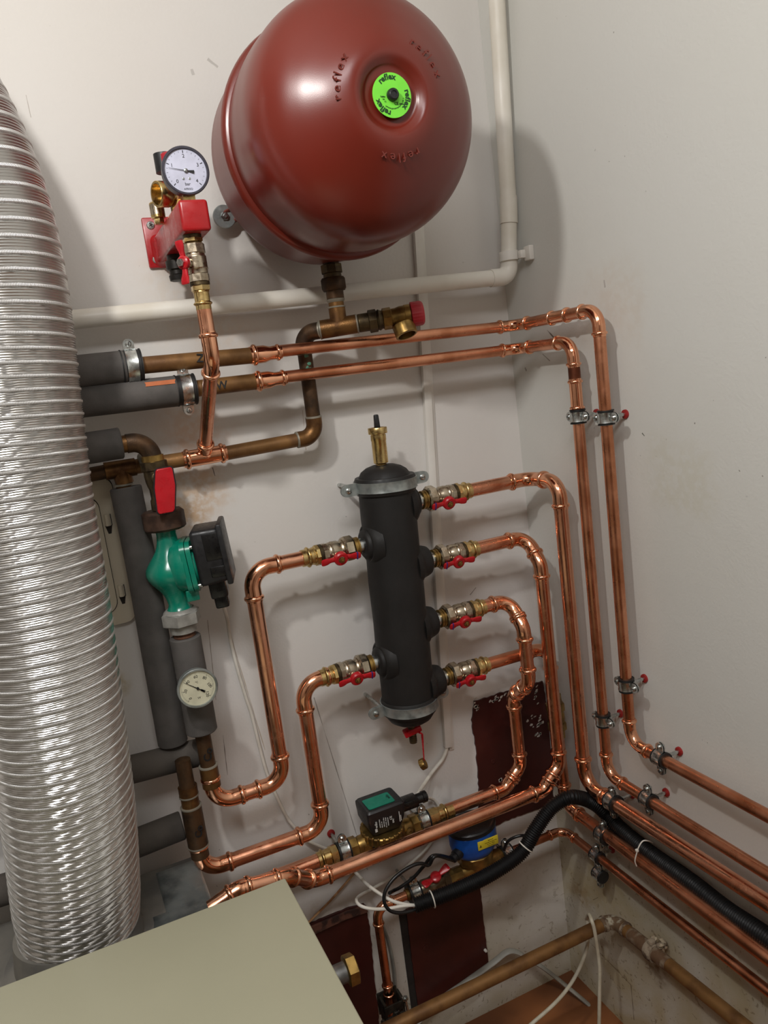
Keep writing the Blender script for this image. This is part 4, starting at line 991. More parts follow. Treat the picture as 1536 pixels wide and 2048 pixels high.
# copper drop to the tee
q0=hv-V((0,0,.103)); j1=P(424,716,GD); j1.x=GX; tt=P(409,908,.055); tt.x=GX
e1=lerp_px(j1,tt,py=735)
pd3=pipe_run('copper_pipe','thin copper pipe from the bracket valve, slanting back to the copper tee','pipe',[q0,j1,tt+(j1-tt).normalized()*.018],r22*1.02,COPPER,COPPERB,R=.030,socks=[.026])
te2=thing('copper_tee','shiny copper tee joining the thin drop pipe to the old brown pipe','tee',tt)
xt=(E3-P(370,918,.05)).normalized()
a_=P(366,920,.055); b_=P(452,905,.055)
coupling_mb(a_,b_,.0140).build('body',COPPERB,te2)
ub=(j1-tt).normalized(); coupling_mb(tt,tt+ub*.036,.0118).build('branch',COPPERB,te2)
# ================================================================= PIPE CLAMPS
CLC={}
def make_clamp(r,L,rub,plug,label,group,M):
    t=thing('pipe_clamp',label,'clamp',None,group,M)
    Z=(0,0,1); o=V((0,0,0)); ro=r+rub; W_=.0132 if rub<.01 else .0165
    MB().lathe(o,Z,[(-W_,r*.99),(-W_,ro+.0014),(-W_+.002,ro+.0014),(-W_+.0025,ro),(W_-.0025,ro),(W_-.002,ro+.0014),(W_,ro+.0014),(W_,r*.99)],40).build('rubber_lining',RUBBER,t,local=True)
    b=MB().lathe(o,Z,[(-.009,ro),(-.009,ro+.0022),(-.006,ro+.0016),(.006,ro+.0016),(.009,ro+.0022),(.009,ro)],40)
    for sg in (-1,1):
        poly=[(-.004,-.009),(.006,-.009)]+[(.006+.009*math.sin(PI*k/8),-.009*math.cos(PI*k/8)) for k in range(1,8)]+[(.006,.009),(-.004,.009)]
        for yy in (-.0032,.0012): b.prism([(sg*a,v) for a,v in poly],V((sg*(ro+.003),yy,0)),(1,0,0),(0,0,1),(0,.002,0))
    b.build('band',ZINC,t,local=True)
    for sg in (-1,1):
        c=V((sg*(ro+.0095),-.0032,0)); s=MB().lathe(c,(0,-1,0),[(-.012,.0022),(-.0005,.0022),(0,.0052),(.0020,.0050),(.0034,.0036),(.0038,0)],16).build('screw',ZINC,t,local=True)
        MB().box(c+V((0,-.0037,0)),(.006,.0006,.0011)).build('screw_slot',SHADOWGAP,s,local=True)
    MB().hexa((0,ro+.0005,0),(0,1,0),0,.006,.0062).lathe((0,ro+.005,0),(0,1,0),[(0,.0035),(max(.004,L-ro-.005),.0035)],14).build('wall_stud',ZINC,t,local=True)
    if plug: MB().lathe((0,L,0),(0,-1,0),[(-.004,.0045),(.0,.0085),(.0035,.0082),(.0045,.005),(.0045,.0036)],20).build('red_plug',PLUG,t,local=True)
    return t
def clamp(c,axis,wall,L,r,label,group=None,rub=.0030,plug=True,ears=None):
    M=frame(c,axis,wall); k=(round(r,4),round(L,3),rub,plug)
    if k in CLC: return copy_tree(CLC[k],M,label,group)
    CLC[k]=make_clamp(r,L,rub,plug,label,group,M); return CLC[k]
rr=r22*.96; WX=(1,0,0); WY=(0,1,0)
gR='pipe clamps on the right wall'; gU='pipe clamps holding the upper pipes'; gP='pipe clamps on the lower pump lines'
def off(A,Q,**k): return lerp_px(A,Q,**k)
def near(p): return CAM
q=lerp_px(kA[2],kA[3],py=835); clamp(q,kA[3]-kA[2],WX,X0-q.x,rr,'steel clamp high on the outermost upright copper pipe of the right wall',gR)
q=lerp_px(kA[2],kA[3],py=1369); clamp(q,kA[3]-kA[2],WX,X0-q.x,rr,'steel clamp low on the outermost upright copper pipe of the right wall',gR)
q=lerp_px(kA[3],kA[4],px=1322); clamp(q,kA[4]-kA[3],WX,X0-q.x,rr,'steel clamp on the topmost sloping copper pipe of the right wall',gR)
q=lerp_px(kB[2],kB[3],py=833); clamp(q,kB[3]-kB[2],WX,X0-q.x,rr,'steel clamp high on the inner thin upright copper pipe, below its coupling',gR)
q=lerp_px(kB[2],kB[3],py=1439); clamp(q,kB[3]-kB[2],WX,X0-q.x,rr,'steel clamp low on the inner thin upright copper pipe',gR)
q=lerp_px(kB[3],kB[4],px=1297); clamp(q,kB[4]-kB[3],WX,X0-q.x,rr,'steel clamp on the second sloping copper pipe of the right wall',gR)
q=lerp_px(c3,c4,px=1226); clamp(q,c4-c3,WX,X0-q.x,r28,'dull steel clamp on the thick sloping copper pipe just after its bend',gR)
zq=lerp_px(V((xD,g4.y,g4.z)),b_,px=1210) if False else None
D0=Rw(1140,1619,.048); q=lerp_px(D0,g4,px=1207); clamp(q,g4-D0,WX,X0-q.x,r28*.93,'steel clamp on the sloping copper pipe beneath the black hose',gR)
# E : thin lowest line from the blue meter
dM=.088
ME0=P(812,1791,dM); ME1=P(1072,1682,dM); zM=(ME0.z+ME1.z)/2; xE=X0-.042
Ea=V((ME0.x,-dM,zM)); Ec=V((xE,-dM-.005,zM)); Eg=wallrun((1150,1672),(1536,1979),.042)
def mpt(px): return lerp_px(Ea,V((xE,-dM,zM)),px=px)
pE=pipe_run('copper_pipe','thinnest copper pipe from the blue meter, lowest of the new pipes on the right wall','pipe',[mpt(1020),V((xE,-dM,zM)),Eg],r18,COPPERD,COPPERB,R=[.026],socks=[.018])
E0=V((xE,-dM,zM)); q=lerp_px(E0,Eg,px=1194); clamp(q,Eg-E0,WX,X0-q.x,r18,'steel clamp on the thinnest copper pipe of the right wall',gR)
q2=q+V((0,-.004,-.043)); clamp(q2,(Eg-E0),WX,X0-q2.x,.0095,'empty steel clamp with bare rubber ring, hanging below the thinnest copper pipe',gR)
q=lerp_px(Aa,P(503,711,.095),px=263); clamp(q,Ab-Aa,WY,.095,.0145,'steel clamp at the end of the upper grey foam tube',gU,rub=.0125,plug=False)
q=lerp_px(Ba,Bb,px=371); clamp(q,Bb-Ba,WY,.095,.0145,'steel clamp at the end of the orange-smeared grey foam tube',gU,rub=.0110,plug=False)
# ================================================================= LOWER CIRCULATOR LINE
zL=(P(892,1622,.075).z+P(600,1737,.075).z)/2
LA=V((P(892,1622,.075).x,-.075,zL)); LB=V((P(570,1748,.075).x,-.075,zL))
def lpt(px): return lerp_px(LB,LA+V((.03,0,0)),px=px)
XX=V((1,0,0))
cp=thing('circulator_pump','small black circulator pump with green label on the lower brass unions','pump',lpt(765))
def span(a,b): A=lpt(a);Q=lpt(b); return A,(Q-A).length
fr=thing('press_adapter','brass press adapter right of the small black pump','fitting',lpt(880))
A,L=span(854,904)
MB().hexa(A,XX,.0,L*.42,.0195,ch=.002,seg=8).lathe(A,XX,[(L*.4,.0165),(L*.5,.0165),(L*.55,.0160)]+[(L*(.60+.14*k/8),.0160+.0036*math.sin(PI*k/8)) for k in range(9)]+[(L*.78,.0160),(L,.0160),(L*1.001,.0142)],32).build('body',BRASS,fr)
fl_=thing('press_adapter','brass press adapter left of the small black pump, under the low copper loop','fitting',lpt(650))
A,L=span(636,676)
MB().hexa(A,XX,L*.58,L*.98,.0195,ch=.002,seg=8).lathe(A,XX,[(-.001,.0142),(0,.0160),(L*.12,.0160)]+[(L*(.14+.16*k/8),.0160+.0036*math.sin(PI*k/8)) for k in range(9)]+[(L*.36,.0160),(L*.6,.0165)],32).build('body',BRASS,fl_)
pl2=thing('copper_pipe','copper pipe stub left of the low pump, disappearing behind the boiler','pipe',lpt(600))
MB().tube([LB+V((-.05,0,0)),lpt(642)],.0140,28).build('pipe',COPPER,pl2)
cl1=clamp(lpt(845),XX,WY,.075,.0165,'steel clamp between the small black pump and its right brass adapter',gP,plug=False)
cl2=clamp(lpt(687),XX,WY,.075,.0165,'steel clamp with rusty screw left of the small black pump',gP,plug=True)
A,L=span(672,854)
bd=MB().lathe(A,XX,[(0,.0150),(L,.0150)],28)
a0,l0=span(697,714); bd.hexa(a0,XX,0,l0,.0215,ch=.002,seg=8,phase=.2)
a0,l0=span(713,738); bd.lathe(a0,XX,[(0,.0165),(l0*.3,.0185),(l0,.0190)],28); bd.lathe(a0+V((l0*.6,-.012,0)),YD,[(0,.0075),(.010,.0075),(.011,.004),(.010,0)],16)
a0,l0=span(800,822); bd.lathe(a0,XX,[(0,.0190),(l0*.7,.0185),(l0,.0165)],28); bd.lathe(a0+V((l0*.5,-.012,0)),YD,[(0,.0085),(.010,.0085),(.012,.004),(.010,0)],16)
a0,l0=span(820,838); bd.hexa(a0,XX,0,l0,.0215,ch=.002,seg=8,phase=.2)
bd.build('brass_unions',BRASSD,cp)
PCn=lpt(766); UPt=V((0,-.10,1)).normalized()
MB().lathe(PCn,UPt,[(-.032,.012),(-.028,.026),(-.012,.034),(.004,.040),(.010,.041)],40).build('pump_bowl',BLACKP,cp)
rings=[];x,y,z=basis(UPt)
for t,r in ((.006,.034),(.006,.042),(.008,.0440),(.024,.0440),(.026,.042),(.026,.030)):
    rings.append([PCn+z*t+(x*math.cos(2*PI*k/144)+y*math.sin(2*PI*k/144))*(r+(.0022 if (k%6<4 and r>.038) else 0)) for k in range(144)])
MB().ringtube(rings).build('castellated_ring',BRASSD,cp)
hz_=P(700,1592,.05); 
HB=PCn+UPt*.031; hh=.060
head=MB()
def rect(w,d,t,ox=0,oy=0,c=.006):
    out=[]
    for qx,qy in ((1,1),(-1,1),(-1,-1),(1,-1)):
        for k in range(4):
            a={(1,1):0,(-1,1):PI/2,(-1,-1):PI,(1,-1):1.5*PI}[(qx,qy)]+PI/2*k/3
            out.append(HB+UPt*t+V((ox+qx*(w/2-c)+c*math.cos(a),0,0))+V((0,-.995*0-1,0))*-(oy+qy*(d/2-c)+c*math.sin(a)))
    return out
head.ringtube([rect(.062,.056,-.004),rect(.066,.060,0),rect(.080,.066,.020,0,.0),rect(.084,.070,.044),rect(.084,.070,.052),rect(.078,.064,.056),rect(.0,.0,.056,c=.0)][:6])
hd2=head.build('control_head',BLACKP,cp)
lab_c=HB+UPt*.0562+V((-.004,-.004,0)); 
gl=MB().prism(rsq(.5,.08),lab_c,V((.058,0,0)),V((0,.040,0)),(0,0,.0012)).build('green_label',GREEND,cp)
M=Matrix.Translation(lab_c+V((.022,.002,.0014)))@Matrix.Rotation(math.radians(90),4,'Z'); text('wilo',.010,M,INK,'lettering',gl)
cn_=MB(); cB=HB+UPt*.030+V((.040,-.006,0)); 
cn_.box(cB+V((.018,0,0)),(.044,.030,.020),bev=.003); cn_.lathe(cB+V((.038,0,0)),XX,[(0,.0105),(.014,.0110),(.015,.0125),(.024,.0120),(.026,.009)],20); cn_.build('connector',BLACKG,cp)
# printed plate on the front face, text running upwards
fy=-.0345
pb=HB+V((0,fy-.0005,0))
mb=MB(); Mx=Matrix(((1,0,0),(0,0,-1),(0,1,0))).to_4x4()
def fpt(u,v): return HB+UPt*v+V((u,-.0338-.0012-(.0018 if v>.02 else 0),0))
def up_text(s,u,v,sz):
    sz*=.85
    M=Matrix.Translation(fpt(u,v))@Mx@Matrix.Rotation(math.radians(90),4,'Z'); textmb(mb,s,sz,M,ext=.0004)
up_text('wilo',-.026,.026,.0095)
for k,(s,sz,v) in enumerate((('4164016 PARA',.0034,.026),('25/6 SC-43',.0034,.022),('230V 50Hz 10bar',.0034,.026),('P1 3-43W  IPX4D',.0034,.024),('TF110 EEI 0.20',.0034,.024),('CE',.0080,.030),('EAC',.0060,.022))): up_text(s,-.018+k*.0046+(.002 if k>4 else 0),v,sz)
for u,v,w,h in ((-.026,.012,.005,.007),(.026,.026,.0015,.022),(.029,.022,.0012,.012)):
    mb.box(fpt(u,v),(w,.0006,h))
mb.build('rating_print',INKW,hd2)
# ================================================================= BLUE METER LINE
wm=thing('water_meter','blue and black meter head with yellow warning label on a brass body','meter',mpt(955))
MC=mpt(953); MU=V((-.03,-.06,1)).normalized()
SXM=lambda f: Matrix.Translation(MC)@Matrix.Diagonal((f,1,1,1))@Matrix.Translation(-MC)
def msp(a,b): A=mpt(a);Q=mpt(b); return A,(Q-A).length
bd=MB(); A,L=msp(905,1020); bd.lathe(A,XX,[(0,.0125),(.01,.0135),(L*.35,.0190),(L*.75,.0190),(L-.008,.0140),(L,.0125)],28)
a0,l0=msp(905,922); bd.hexa(a0,XX,0,l0,.0160,seg=8); a0,l0=msp(1000,1020); bd.hexa(a0,XX,0,l0,.0165,seg=8)
bd.build('brass_body',BRASSD,wm)
MB().lathe(MC,MU,[(-.010,.020),(.012,.024),(.018,.034),(.020,.0365),(.040,.0365),(.042,.034)],10).xf(SXM(1.12)).build('brass_ring_nut',BRASSD,wm)
MB().lathe(MC,MU,[(.040,.032),(.046,.0370),(.056,.0405),(.072,.0430),(.099,.0430),(.101,.041)],18).xf(SXM(1.27)).build('blue_housing',BLUEP,wm)
MB().lathe(MC,MU,[(.099,.041),(.100,.0435),(.108,.0435),(.111,.041),(.112,.036),(.112,0)],32).xf(SXM(1.27)).build('black_lid',BLACKP,wm)
lc=MC+MU*.079+V((.012,-.0430,0))
yl=MB().box(lc,(.050,.0022,.020),(V((1,0,.0)),YD.cross(V((1,0,0))).cross(V((1,0,0)))*-1 if False else V((0,1,0)),V((0,0,1))),bev=.001).build('yellow_label',YELLOW,wm)
mb=MB()
for k in range(4): textmb(mb,('Elektronik','Achtung Hochspannung','Vor dem Offnen','Netz trennen')[k],.0030,dialM(lc+V((.006,-.0013,.006-.0042*k))))
mb.prism([(-.003,-.0025),(.003,-.0025),(0,.0035)],lc+V((-.019,-.0012,-.001)),(1,0,0),(0,0,1),(0,-.0003,0)); mb.build('warning_print',mat('dark_print_on_yellow',(96,80,20),0,.6),yl)
gc_=MC+MU*.064+V((-.044,-.016,0)); gd=V((-1,-.35,-.2)).normalized()
MB().lathe(gc_,gd,[(0,.012),(.014,.012),(.015,.0095),(.024,.0095),(.026,.006)],10).build('cable_gland',BLACKP,wm)
vf=thing('ball_valve','weathered ball valve with red butterfly handle left of the blue meter','valve',mpt(866))
A,L=msp(840,906)
b=MB().lathe(A,XX,[(0,.0145),(L*.1,.0175),(L*.3,.0165),(L*.42,.0190),(L*.62,.0190),(L*.7,.0165),(L,.0150)],32); b.hexa(A,XX,L*.66,L*.86,.0195,seg=8); b.lathe(A+V((L*.45,0,0)),(-.1,-.5,.85),[(0,.009),(.024,.009),(.028,.006),(.032,.005)],18); b.build('body',mat('weathered_nickel',(150,138,118),.9,.38,(96,80,60),50,.35,.6),vf)
MB().hexa(A,XX,L*.84,L*1.0,.0185,seg=8).build('nut',BRASSD,vf)
hn=V((-.1,-.5,.85)).normalized(); hc=A+V((L*.45,0,0))+hn*.028; h=MB(); h.lathe(hc,hn,[(-.004,.009),(-.002,.0115),(.005,.0115),(.007,.008),(.007,0)],22)
hx=V((.93,.1,.25)); hx=(hx-hn*hx.dot(hn)).normalized(); hy=hn.cross(hx)
for sg in (-1,1):
    rings=[]
    for d,hw,th,yy in [(.007,.0055,.004,0),(.013,.0050,.0034,.001),(.020,.0070,.0028,.004),(.028,.0085,.0024,.0065),(.033,.0080,.0022,.0075),(.0345,.0055,.0014,.0075)]:
        rings.append([hc+hx*d*sg+hy*hw*math.copysign(abs(math.cos(2*PI*k/12))**.6,math.cos(2*PI*k/12))+hn*(yy+th*math.copysign(abs(math.sin(2*PI*k/12))**.6,math.sin(2*PI*k/12))) for k in range(12)])
    h.ringtube(rings)
h.build('handle',REDH,vf)
ba=thing('press_adapter','brass press adapter at the left end of the blue meter line','fitting',mpt(805))
A,L=msp(797,842); MB().lathe(A,XX,[(-.001,.0095),(0,.0120),(L*.15,.0120),(L*.2,.0150),(L*.3,.0150),(L*.36,.0120),(L*.5,.0125),(L*.55,.0145),(L,.0145)],28).build('body',BRASSD,ba)
MB().tube([mpt(842)+V((-.022,0,0)),mpt(842)+V((-.010,0,0))],.0155,28).build('blue_ring',BLUEP,ba)
clamp(mpt(828),XX,WY,dM,.0150,'shiny steel clamp over the wires at the left end of the meter line',gP,rub=.0035,plug=False)
clamp(mpt(1012),XX,WY,dM,.0150,'steel clamp at the right side of the blue meter',gP,rub=.0035,plug=False)
ad=P(752,1812,dM); ad.z=zM; dn=P(778,1996,dM); dn.x=ad.x
pdp=pipe_run('copper_pipe','thin copper pipe dropping from the meter line to the earthing clamp','pipe',[mpt(798),ad,V((ad.x,-dM,dn.z-.10))],r18*1.02,COPPERD,COPPERB,R=[.026],socks=[.016])
def dpt(py): return on_vert(V((ad.x,-dM,dn.z-.1)),ad,py)
coupling_mb(dpt(1992),dpt(1966),r18*1.02).build('coupling',COPPERB,pdp)
# earthing clamp
eg=thing('earthing_clamp','dark metal earthing clamp around the thin copper drop pipe','clamp',dpt(2010))
q=dpt(2008); g=MB()
IRON=mat('dark_grimy_iron',(62,58,50),.6,.5,(36,32,28),60,.35,.6,.3,300)
for sx_ in (-.020,.020):
    g.box(q+V((sx_,-.012,0)),(.006,.030,.052),bev=.0015)
g.box(q+V((0,-.026,.012)),(.046,.004,.018),bev=.001); g.box(q+V((0,-.026,-.014)),(.046,.004,.018),bev=.001); g.box(q+V((0,.013,0)),(.046,.004,.05),bev=.001)
g.build('frame',IRON,eg)
MB().hexa(q+V((0,-.028,0)),YD,0,.007,.0085).lathe(q+V((0,-.028,0)),YD,[(.006,.004),(.014,.004)],14).build('nut',IRON,eg)
MB().hexa(q+V((-.024,-.022,-.014)),(-1,-.4,0),0,.006,.008).build('nut',IRON,eg)
MB().tube([q+V((.024,-.03,.030)),q+V((.028,-.032,-.034))],.003,10).hexa(q+V((.024,-.03,.022)),(0,0,1),0,.006,.007).build('bolt',ZINC,eg)
# ================================================================= HATCH
ht=thing('wall_hatch','beige enamelled wall hatch with two hinges, behind the ribbed duct','hatch',P(240,1245,.01))
def hatch_poly(px_tr,px_br,px_top,x_left,rad,d):
    tr=P(*px_tr,d);br=P(*px_br,d); xr_=(tr.x+br.x)/2; zt=tr.z;zb_=br.z; xl=x_left
    pts=[]
    for cx,cz,a0 in ((xr_-rad,zt-rad,0),(xl+rad,zt-rad,PI/2),(xl+rad,zb_+rad,PI),(xr_-rad,zb_+rad,1.5*PI)):
        for k in range(7): a=a0+PI/2*k/6; pts.append((cx+rad*math.cos(a),cz+rad*math.sin(a)))
    return pts,xr_,zt,zb_
xl=P(40,1100,.01).x
po1,xr1,zt1,zb1=hatch_poly((222,952),(274,1240),None,xl,.020,.010)
MB().prism([(a+.0015*(1 if a>xr1-.1 else -1),b+.0015*(1 if b>(zt1+zb1)/2 else -1)) for a,b in po1],(0,0,0),(1,0,0),(0,0,1),(0,-.003,0)).build('shadow_gap',SHADOWGAP,ht)
MB().prism(po1,(0,-.003,0),(1,0,0),(0,0,1),(0,-.007,0)).build('frame',BEIGE,ht)
po2,xr2,zt2,zb2=hatch_poly((193,992),(238,1222),None,xl+.03,.022,.010)
MB().prism([(a+.0012*(1 if a>xr2-.1 else -1),b+.0012*(1 if b>(zt2+zb2)/2 else -1)) for a,b in po2],(0,-.0098,0),(1,0,0),(0,0,1),(0,-.0006,0)).build('shadow_gap',SHADOWGAP,ht)
MB().prism(po2,(0,-.0102,0),(1,0,0),(0,0,1),(0,-.0022,0)).build('door',BEIGE,ht)
for py in ((214,1042),(243,1183)):
    q=P(*py,.014); q.x=xr2+.010; h_=MB().tube([q+V((0,0,.012)),q-V((0,0,.009))],.0045,16).build('hinge',BEIGE,ht)
    MB().prism([(-.0055,0),(.0065,0),(.003,-.015),(-.002,-.015)],q+V((0,.0042,-.009)),(1,0,0),(0,0,1),(0,-.0006,0)).build('hinge_recess',SHADOWGAP,ht)
    MB().box(q+V((.0065,.003,.001)),(.0012,.003,.021)).build('hinge_recess',SHADOWGAP,ht)
# ================================================================= CORRUGATED HOSE AND CABLES
hp=[P(829,1811,.165),P(868,1797,.172),P(920,1777,.178),P(972,1753,.182),P(1022,1722,.186),P(1050,1696,.188),P(1070,1661,.192),P(1099,1620,.198),P(1124,1601,.205),P(1146,1594,.215)]
hr=[Rw(1172,1599,.062),Rw(1196,1612,.040),Rw(1216,1631,.026),Rw(1243,1660,.022),Rw(1299,1707,.022),Rw(1384,1768,.024),Rw(1454,1823,.025),Rw(1536,1878,.026),Rw(1680,1985,.026)]
hpath=catmull(hp+hr,40)
cum=[0]
for i in range(1,len(hpath)): cum.append(cum[-1]+(hpath[i]-hpath[i-1]).length)
def athp(s_):
    import bisect
    i=min(max(bisect.bisect_right(cum,s_)-1,0),len(hpath)-2); t=(s_-cum[i])/max(cum[i+1]-cum[i],1e-9); return hpath[i].lerp(hpath[i+1],min(max(t,0),1))
pitch=.0046; nn=int(cum[-1]/pitch*4); pts=[];rad=[]
for i in range(nn+1): pts.append(athp(cum[-1]*i/nn)); kx=1+.22*min(1,max(0,(i/nn-.42)/.25)); rad.append((.0152 if i%4 in (0,1) else .0130)*kx)
hs=thing('corrugated_conduit','black corrugated conduit looping over the meter and along the right wall','conduit',hp[3])
MB().tube(pts,rad,28).build('corrugated_tube',mat('black_corrugated_plastic',(12,12,13),0,.5,(14,14,15),60,.4,.6,0,1,.25),hs,angle=70)
def ring_tie(name,label,c,ax,r,tail=None):
    t=thing(name,label,'cable tie',c); x,y,z=basis(ax)
    MB().tube([c+(x*math.cos(2*PI*k/40)+y*math.sin(2*PI*k/40))*r for k in range(40)],.0014,8,closed=True,flat=1.).build('strap',CABLEW,t)
    MB().box(c+(x*math.cos(5.2)+y*math.sin(5.2))*(r+.001),(.005,.004,.005),bev=.0008).build('tie_head',CABLEW,t); return t
def conduit_pt(px):
    best=min(pts,key=lambda q:abs((lambda w_:CX-F*w_.x/w_.z)(B@(q-CAM))-px)); i=pts.index(best); return best,(pts[min(i+2,len(pts)-1)]-pts[max(i-2,0)]).normalized()
q,u=conduit_pt(864); ring_tie('cable_tie','white cable tie near the open end of the black conduit',q,u,.0162)
q,u=conduit_pt(1052); ring_tie('cable_tie','white cable tie on the black conduit beside the blue meter',q,u,.0162)
# long tie round conduit and pipe on the right wall
q0=Rw(1297,1672,.045); q1=Rw(1276,1740,.075)
lt=thing('cable_tie','long white cable tie linking the conduit to the copper pipe on the right wall','cable tie',q1)
MB().tube(catmull([Rw(1306,1686,.012),Rw(1297,1682,.040),Rw(1286,1682,.052),Rw(1278,1693,.062),Rw(1273,1708,.068),Rw(1270,1722,.070),Rw(1273,1732,.066)],6),.0013,8).build('strap',CABLEW,lt)
MB().box(Rw(1274,1701,.066),(.005,.006,.005),bev=.0008).build('tie_head',CABLEW,lt)
def cable(name,label,pts_,r,m,cat='cable',group=None,flat=1.):
    t=thing(name,label,cat,pts_[-1],group); MB().tube(catmull(pts_,10),r,12,flat=flat).build('sheath',m,t); return t
cable('white_cable','white cable hanging down the wall from the green pump behind the copper loops',[HC-zz_*.092,P(449,1218,.08),P(455,1240,.03),P(461,1281,.008),P(473,1331,.006),P(491,1392,.006),P(504,1432,.006),P(518,1489,.006),P(533,1544,.006),P(553,1593,.008),P(573,1633,.010),P(590,1656,.012),P(615,1681,.014),P(655,1699,.014),P(684,1712,.020),P(700,1733,.030),P(716,1750,.07),P(738,1772,.12),P(777,1798,.155),P(806,1808,.163),P(832,1811,.165)],.0034,CABLEW)
cable('white_cable','white cable running from the trunking down to the small black pump',[P(891,1480,.006),P(893,1497,.007),P(885,1518,.01),P(864,1545,.014),P(846,1572,.03),P(836,1588,.075),P(828,1602,.088)],.0042,CABLEW)
cable('white_cable','thin white cable looping behind the pump line to the conduit mouth',[P(838,1600,.086),P(848,1596,.05),P(861,1597,.02),P(872,1604,.012),P(880,1622,.012),P(874,1660,.012),P(858,1691,.012),P(827,1722,.012),P(790,1751,.016),P(746,1777,.04),P(720,1791,.08),P(713,1801,.12),P(722,1812,.14),P(746,1818,.155),P(777,1817,.162),P(806,1812,.165),P(834,1810,.166)],.0033,CABLEW)
cable('black_cable','black cable drooping from the blue meter into the conduit mouth',[gc_+gd*.022,P(868,1711,.15),P(847,1733,.13),P(825,1757,.12),P(800,1775,.11),P(788,1781,.10),P(779,1786,.12)],.0036,CABLEB)
cable('black_cable','black cable making a wide loop left of the meter clamp',[gc_+gd*.022+V((.002,0,-.006)),P(872,1712,.155),P(858,1730,.15),P(843,1727,.15),P(828,1730,.15),P(806,1742,.15),P(785,1760,.152),P(770,1784,.155),P(769,1806,.16),P(780,1821,.165),P(800,1826,.168),P(822,1822,.168),P(842,1815,.168)],.0036,CABLEB)
cable('black_cable','black cable curling out between the steel clamp and the conduit right of the meter',[P(1008,1700,.13),P(1015,1684,.14),P(1028,1675,.15),P(1045,1671,.16),P(1058,1674,.185)],.0032,CABLEB)
# ================================================================= OLD BROWN PIPE LOW RIGHT
oe=P(1226,1839,.26); oxr=X0-.033; r_=ray(1226,1839); oe=CAM+r_*((oxr-CAM.x)/r_.x); do=-oe.y
ol0=P(815,2043,do); ol0.z=oe.z; 
oR=Rw(1488,2052,.033); oR2=oe+(oR-oe).normalized()*1.1
lowp=pipe_run('old_pipe','old brown pipe low in the corner, turning forward along the right wall above the floor','pipe',[ol0-V((.10,0,0)),oe,oR2],.0135,BROWNO,mat('limescaled_elbow',(110,88,66),.3,.75,(168,160,140),70,.5,.62,.5,200),R=[.024],press=False,socks=[.010])
pp=lerp_px(oe,oR2,px=1262); qq=lerp_px(oe,oR2,px=1338)
MB().tube([pp,pp.lerp(qq,.5),qq],[.0142,.0146,.0140],28).build('limescale_stretch',mat('limescaled_pipe',(104,78,56),.3,.75,(140,124,104),60,.45,.7,.5,200),lowp)
for q_,u_ in ((lerp_px(ol0,oe,px=1208),V((1,0,0))),(lerp_px(oe,oR2,px=1251),(oR2-oe).normalized())): MB().lathe(q_,u_,[(-.003,.0135),(-.002,.0165),(.002,.0168),(.004,.0140)],24).build('solder_seam',CRUST,lowp)
oc=thing('pipe_clamp','crusty old clamp on the old brown pipe at the right wall','clamp',lerp_px(oe,oR2,px=1307))
q=lerp_px(oe,oR2,px=1304); u=(oR2-oe).normalized()
MB().lathe(q,u,[(-.010,.0135),(-.010,.0185),(-.004,.020),(.004,.0195),(.010,.0182),(.010,.0135)],28).build('band',CRUST,oc)
g=MB(); rnd=random.Random(3)
for k in range(16):
    c=q+V((rnd.uniform(.002,.024),rnd.uniform(-.02,.012),rnd.uniform(.008,.026))); g.lathe(c,(rnd.uniform(-1,1),rnd.uniform(-1,1),1),[(-.004,.001),(-.001,rnd.uniform(.003,.006)),(.003,.002)],7)
g.build('lime_lumps',mat('pale_lime_lumps',(172,158,134),0,.9,(130,104,78),60),oc)
g=MB().box(q+V((0,0,.020)),(.014,.012,.012),bev=.002); g.box(q+V((.016,-.012,.016)),(.022,.010,.010),bev=.002); g.build('bolt_tab',CRUST,oc)
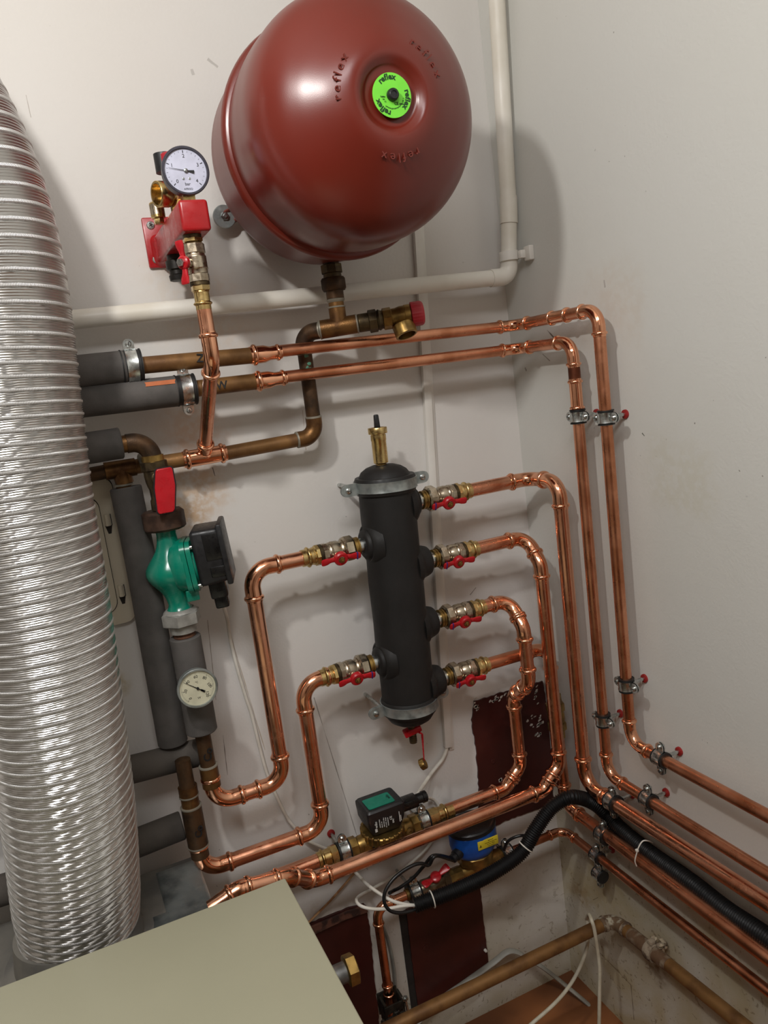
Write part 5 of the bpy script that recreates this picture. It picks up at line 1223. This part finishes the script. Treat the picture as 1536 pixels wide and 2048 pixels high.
# loose cables over the old pipe
dd_=do
cable('white_cable','white cable draped in front of the old brown pipe, hanging to the floor',[P(1173,1838,do-.05),P(1178,1829,do-.01),P(1183,1840,do+.016),P(1190,1866,do+.020),P(1199,1932,do+.02),P(1199,1984,do+.02),P(1198,2060,do+.02),P(1197,2130,do+.02)],.0040,mat('grubby_white_cable',(206,200,180),0,.55,(182,172,148),30))
cable('white_cable','white cable behind the old brown pipe, curving left to the floor',[P(1175,1835,do-.045),P(1176,1879,do-.04),P(1168,1914,do-.04),P(1147,1959,do-.04),P(1115,2001,do-.02),P(1063,2048,do-.02),P(1000,2100,do-.02)],.0040,mat('grubby_white_cable',(206,200,180)))
cable('grey_hose','flat pale grey hose arching along the foot of the wall to the floor',[P(820,2060,.03),P(873,2006,.03),P(925,1969,.03),P(984,1927,.03),P(1014,1904,.035),P(1034,1904,.04),P(1055,1917,.045),P(1087,1936,.05),P(1140,1978,.08),P(1195,2024,.12),P(1240,2060,.16)],.0085,GREYT,'hose',flat=.5)
# grey hose/strap behind the drop pipe
cable('grey_hose','grey flat hose bowed behind the thin copper drop pipe',[P(765,1850,.02),P(777,1885,.03),P(786,1930,.035),P(790,1975,.03),P(788,2010,.03)],.0095,GREYT,'hose',flat=.35)
# stained string from behind the copper to the boiler
cable('stained_rope','rust-stained flat rope slanting down the wall beside the boiler',[P(712,1742,.01),P(690,1768,.008),P(660,1802,.006),P(634,1828,.006),P(600,1862,.006)],.0034,mat('rust_stained_cord',(170,130,90),0,.8,(140,96,60),60,.4,.6),'rope',flat=.5)
# brass hex nut and grey pipe emerging from the boiler side
bn=thing('threaded_union','brass hexagonal nut on a grey pipe stub emerging beside the boiler','fitting',P(700,1930,.25))
q=P(708,1936,.30); dir_=V((1,.0,.0))
q=V((BX+.010,q.y,q.z))
q=P(712,1934,.30)
MB().tube([q-V((.11,0,0)),q-V((.012,0,0))],.0175,28).build('pipe_stub',mat('dull_grey_pipe',(128,128,126),.6,.4,(90,90,88),40),bn)
MB().hexa(q,(-1,0,0),.0,.020,.0265,ch=.002,seg=6,phase=.4).build('hex_nut',BRASSD,bn)
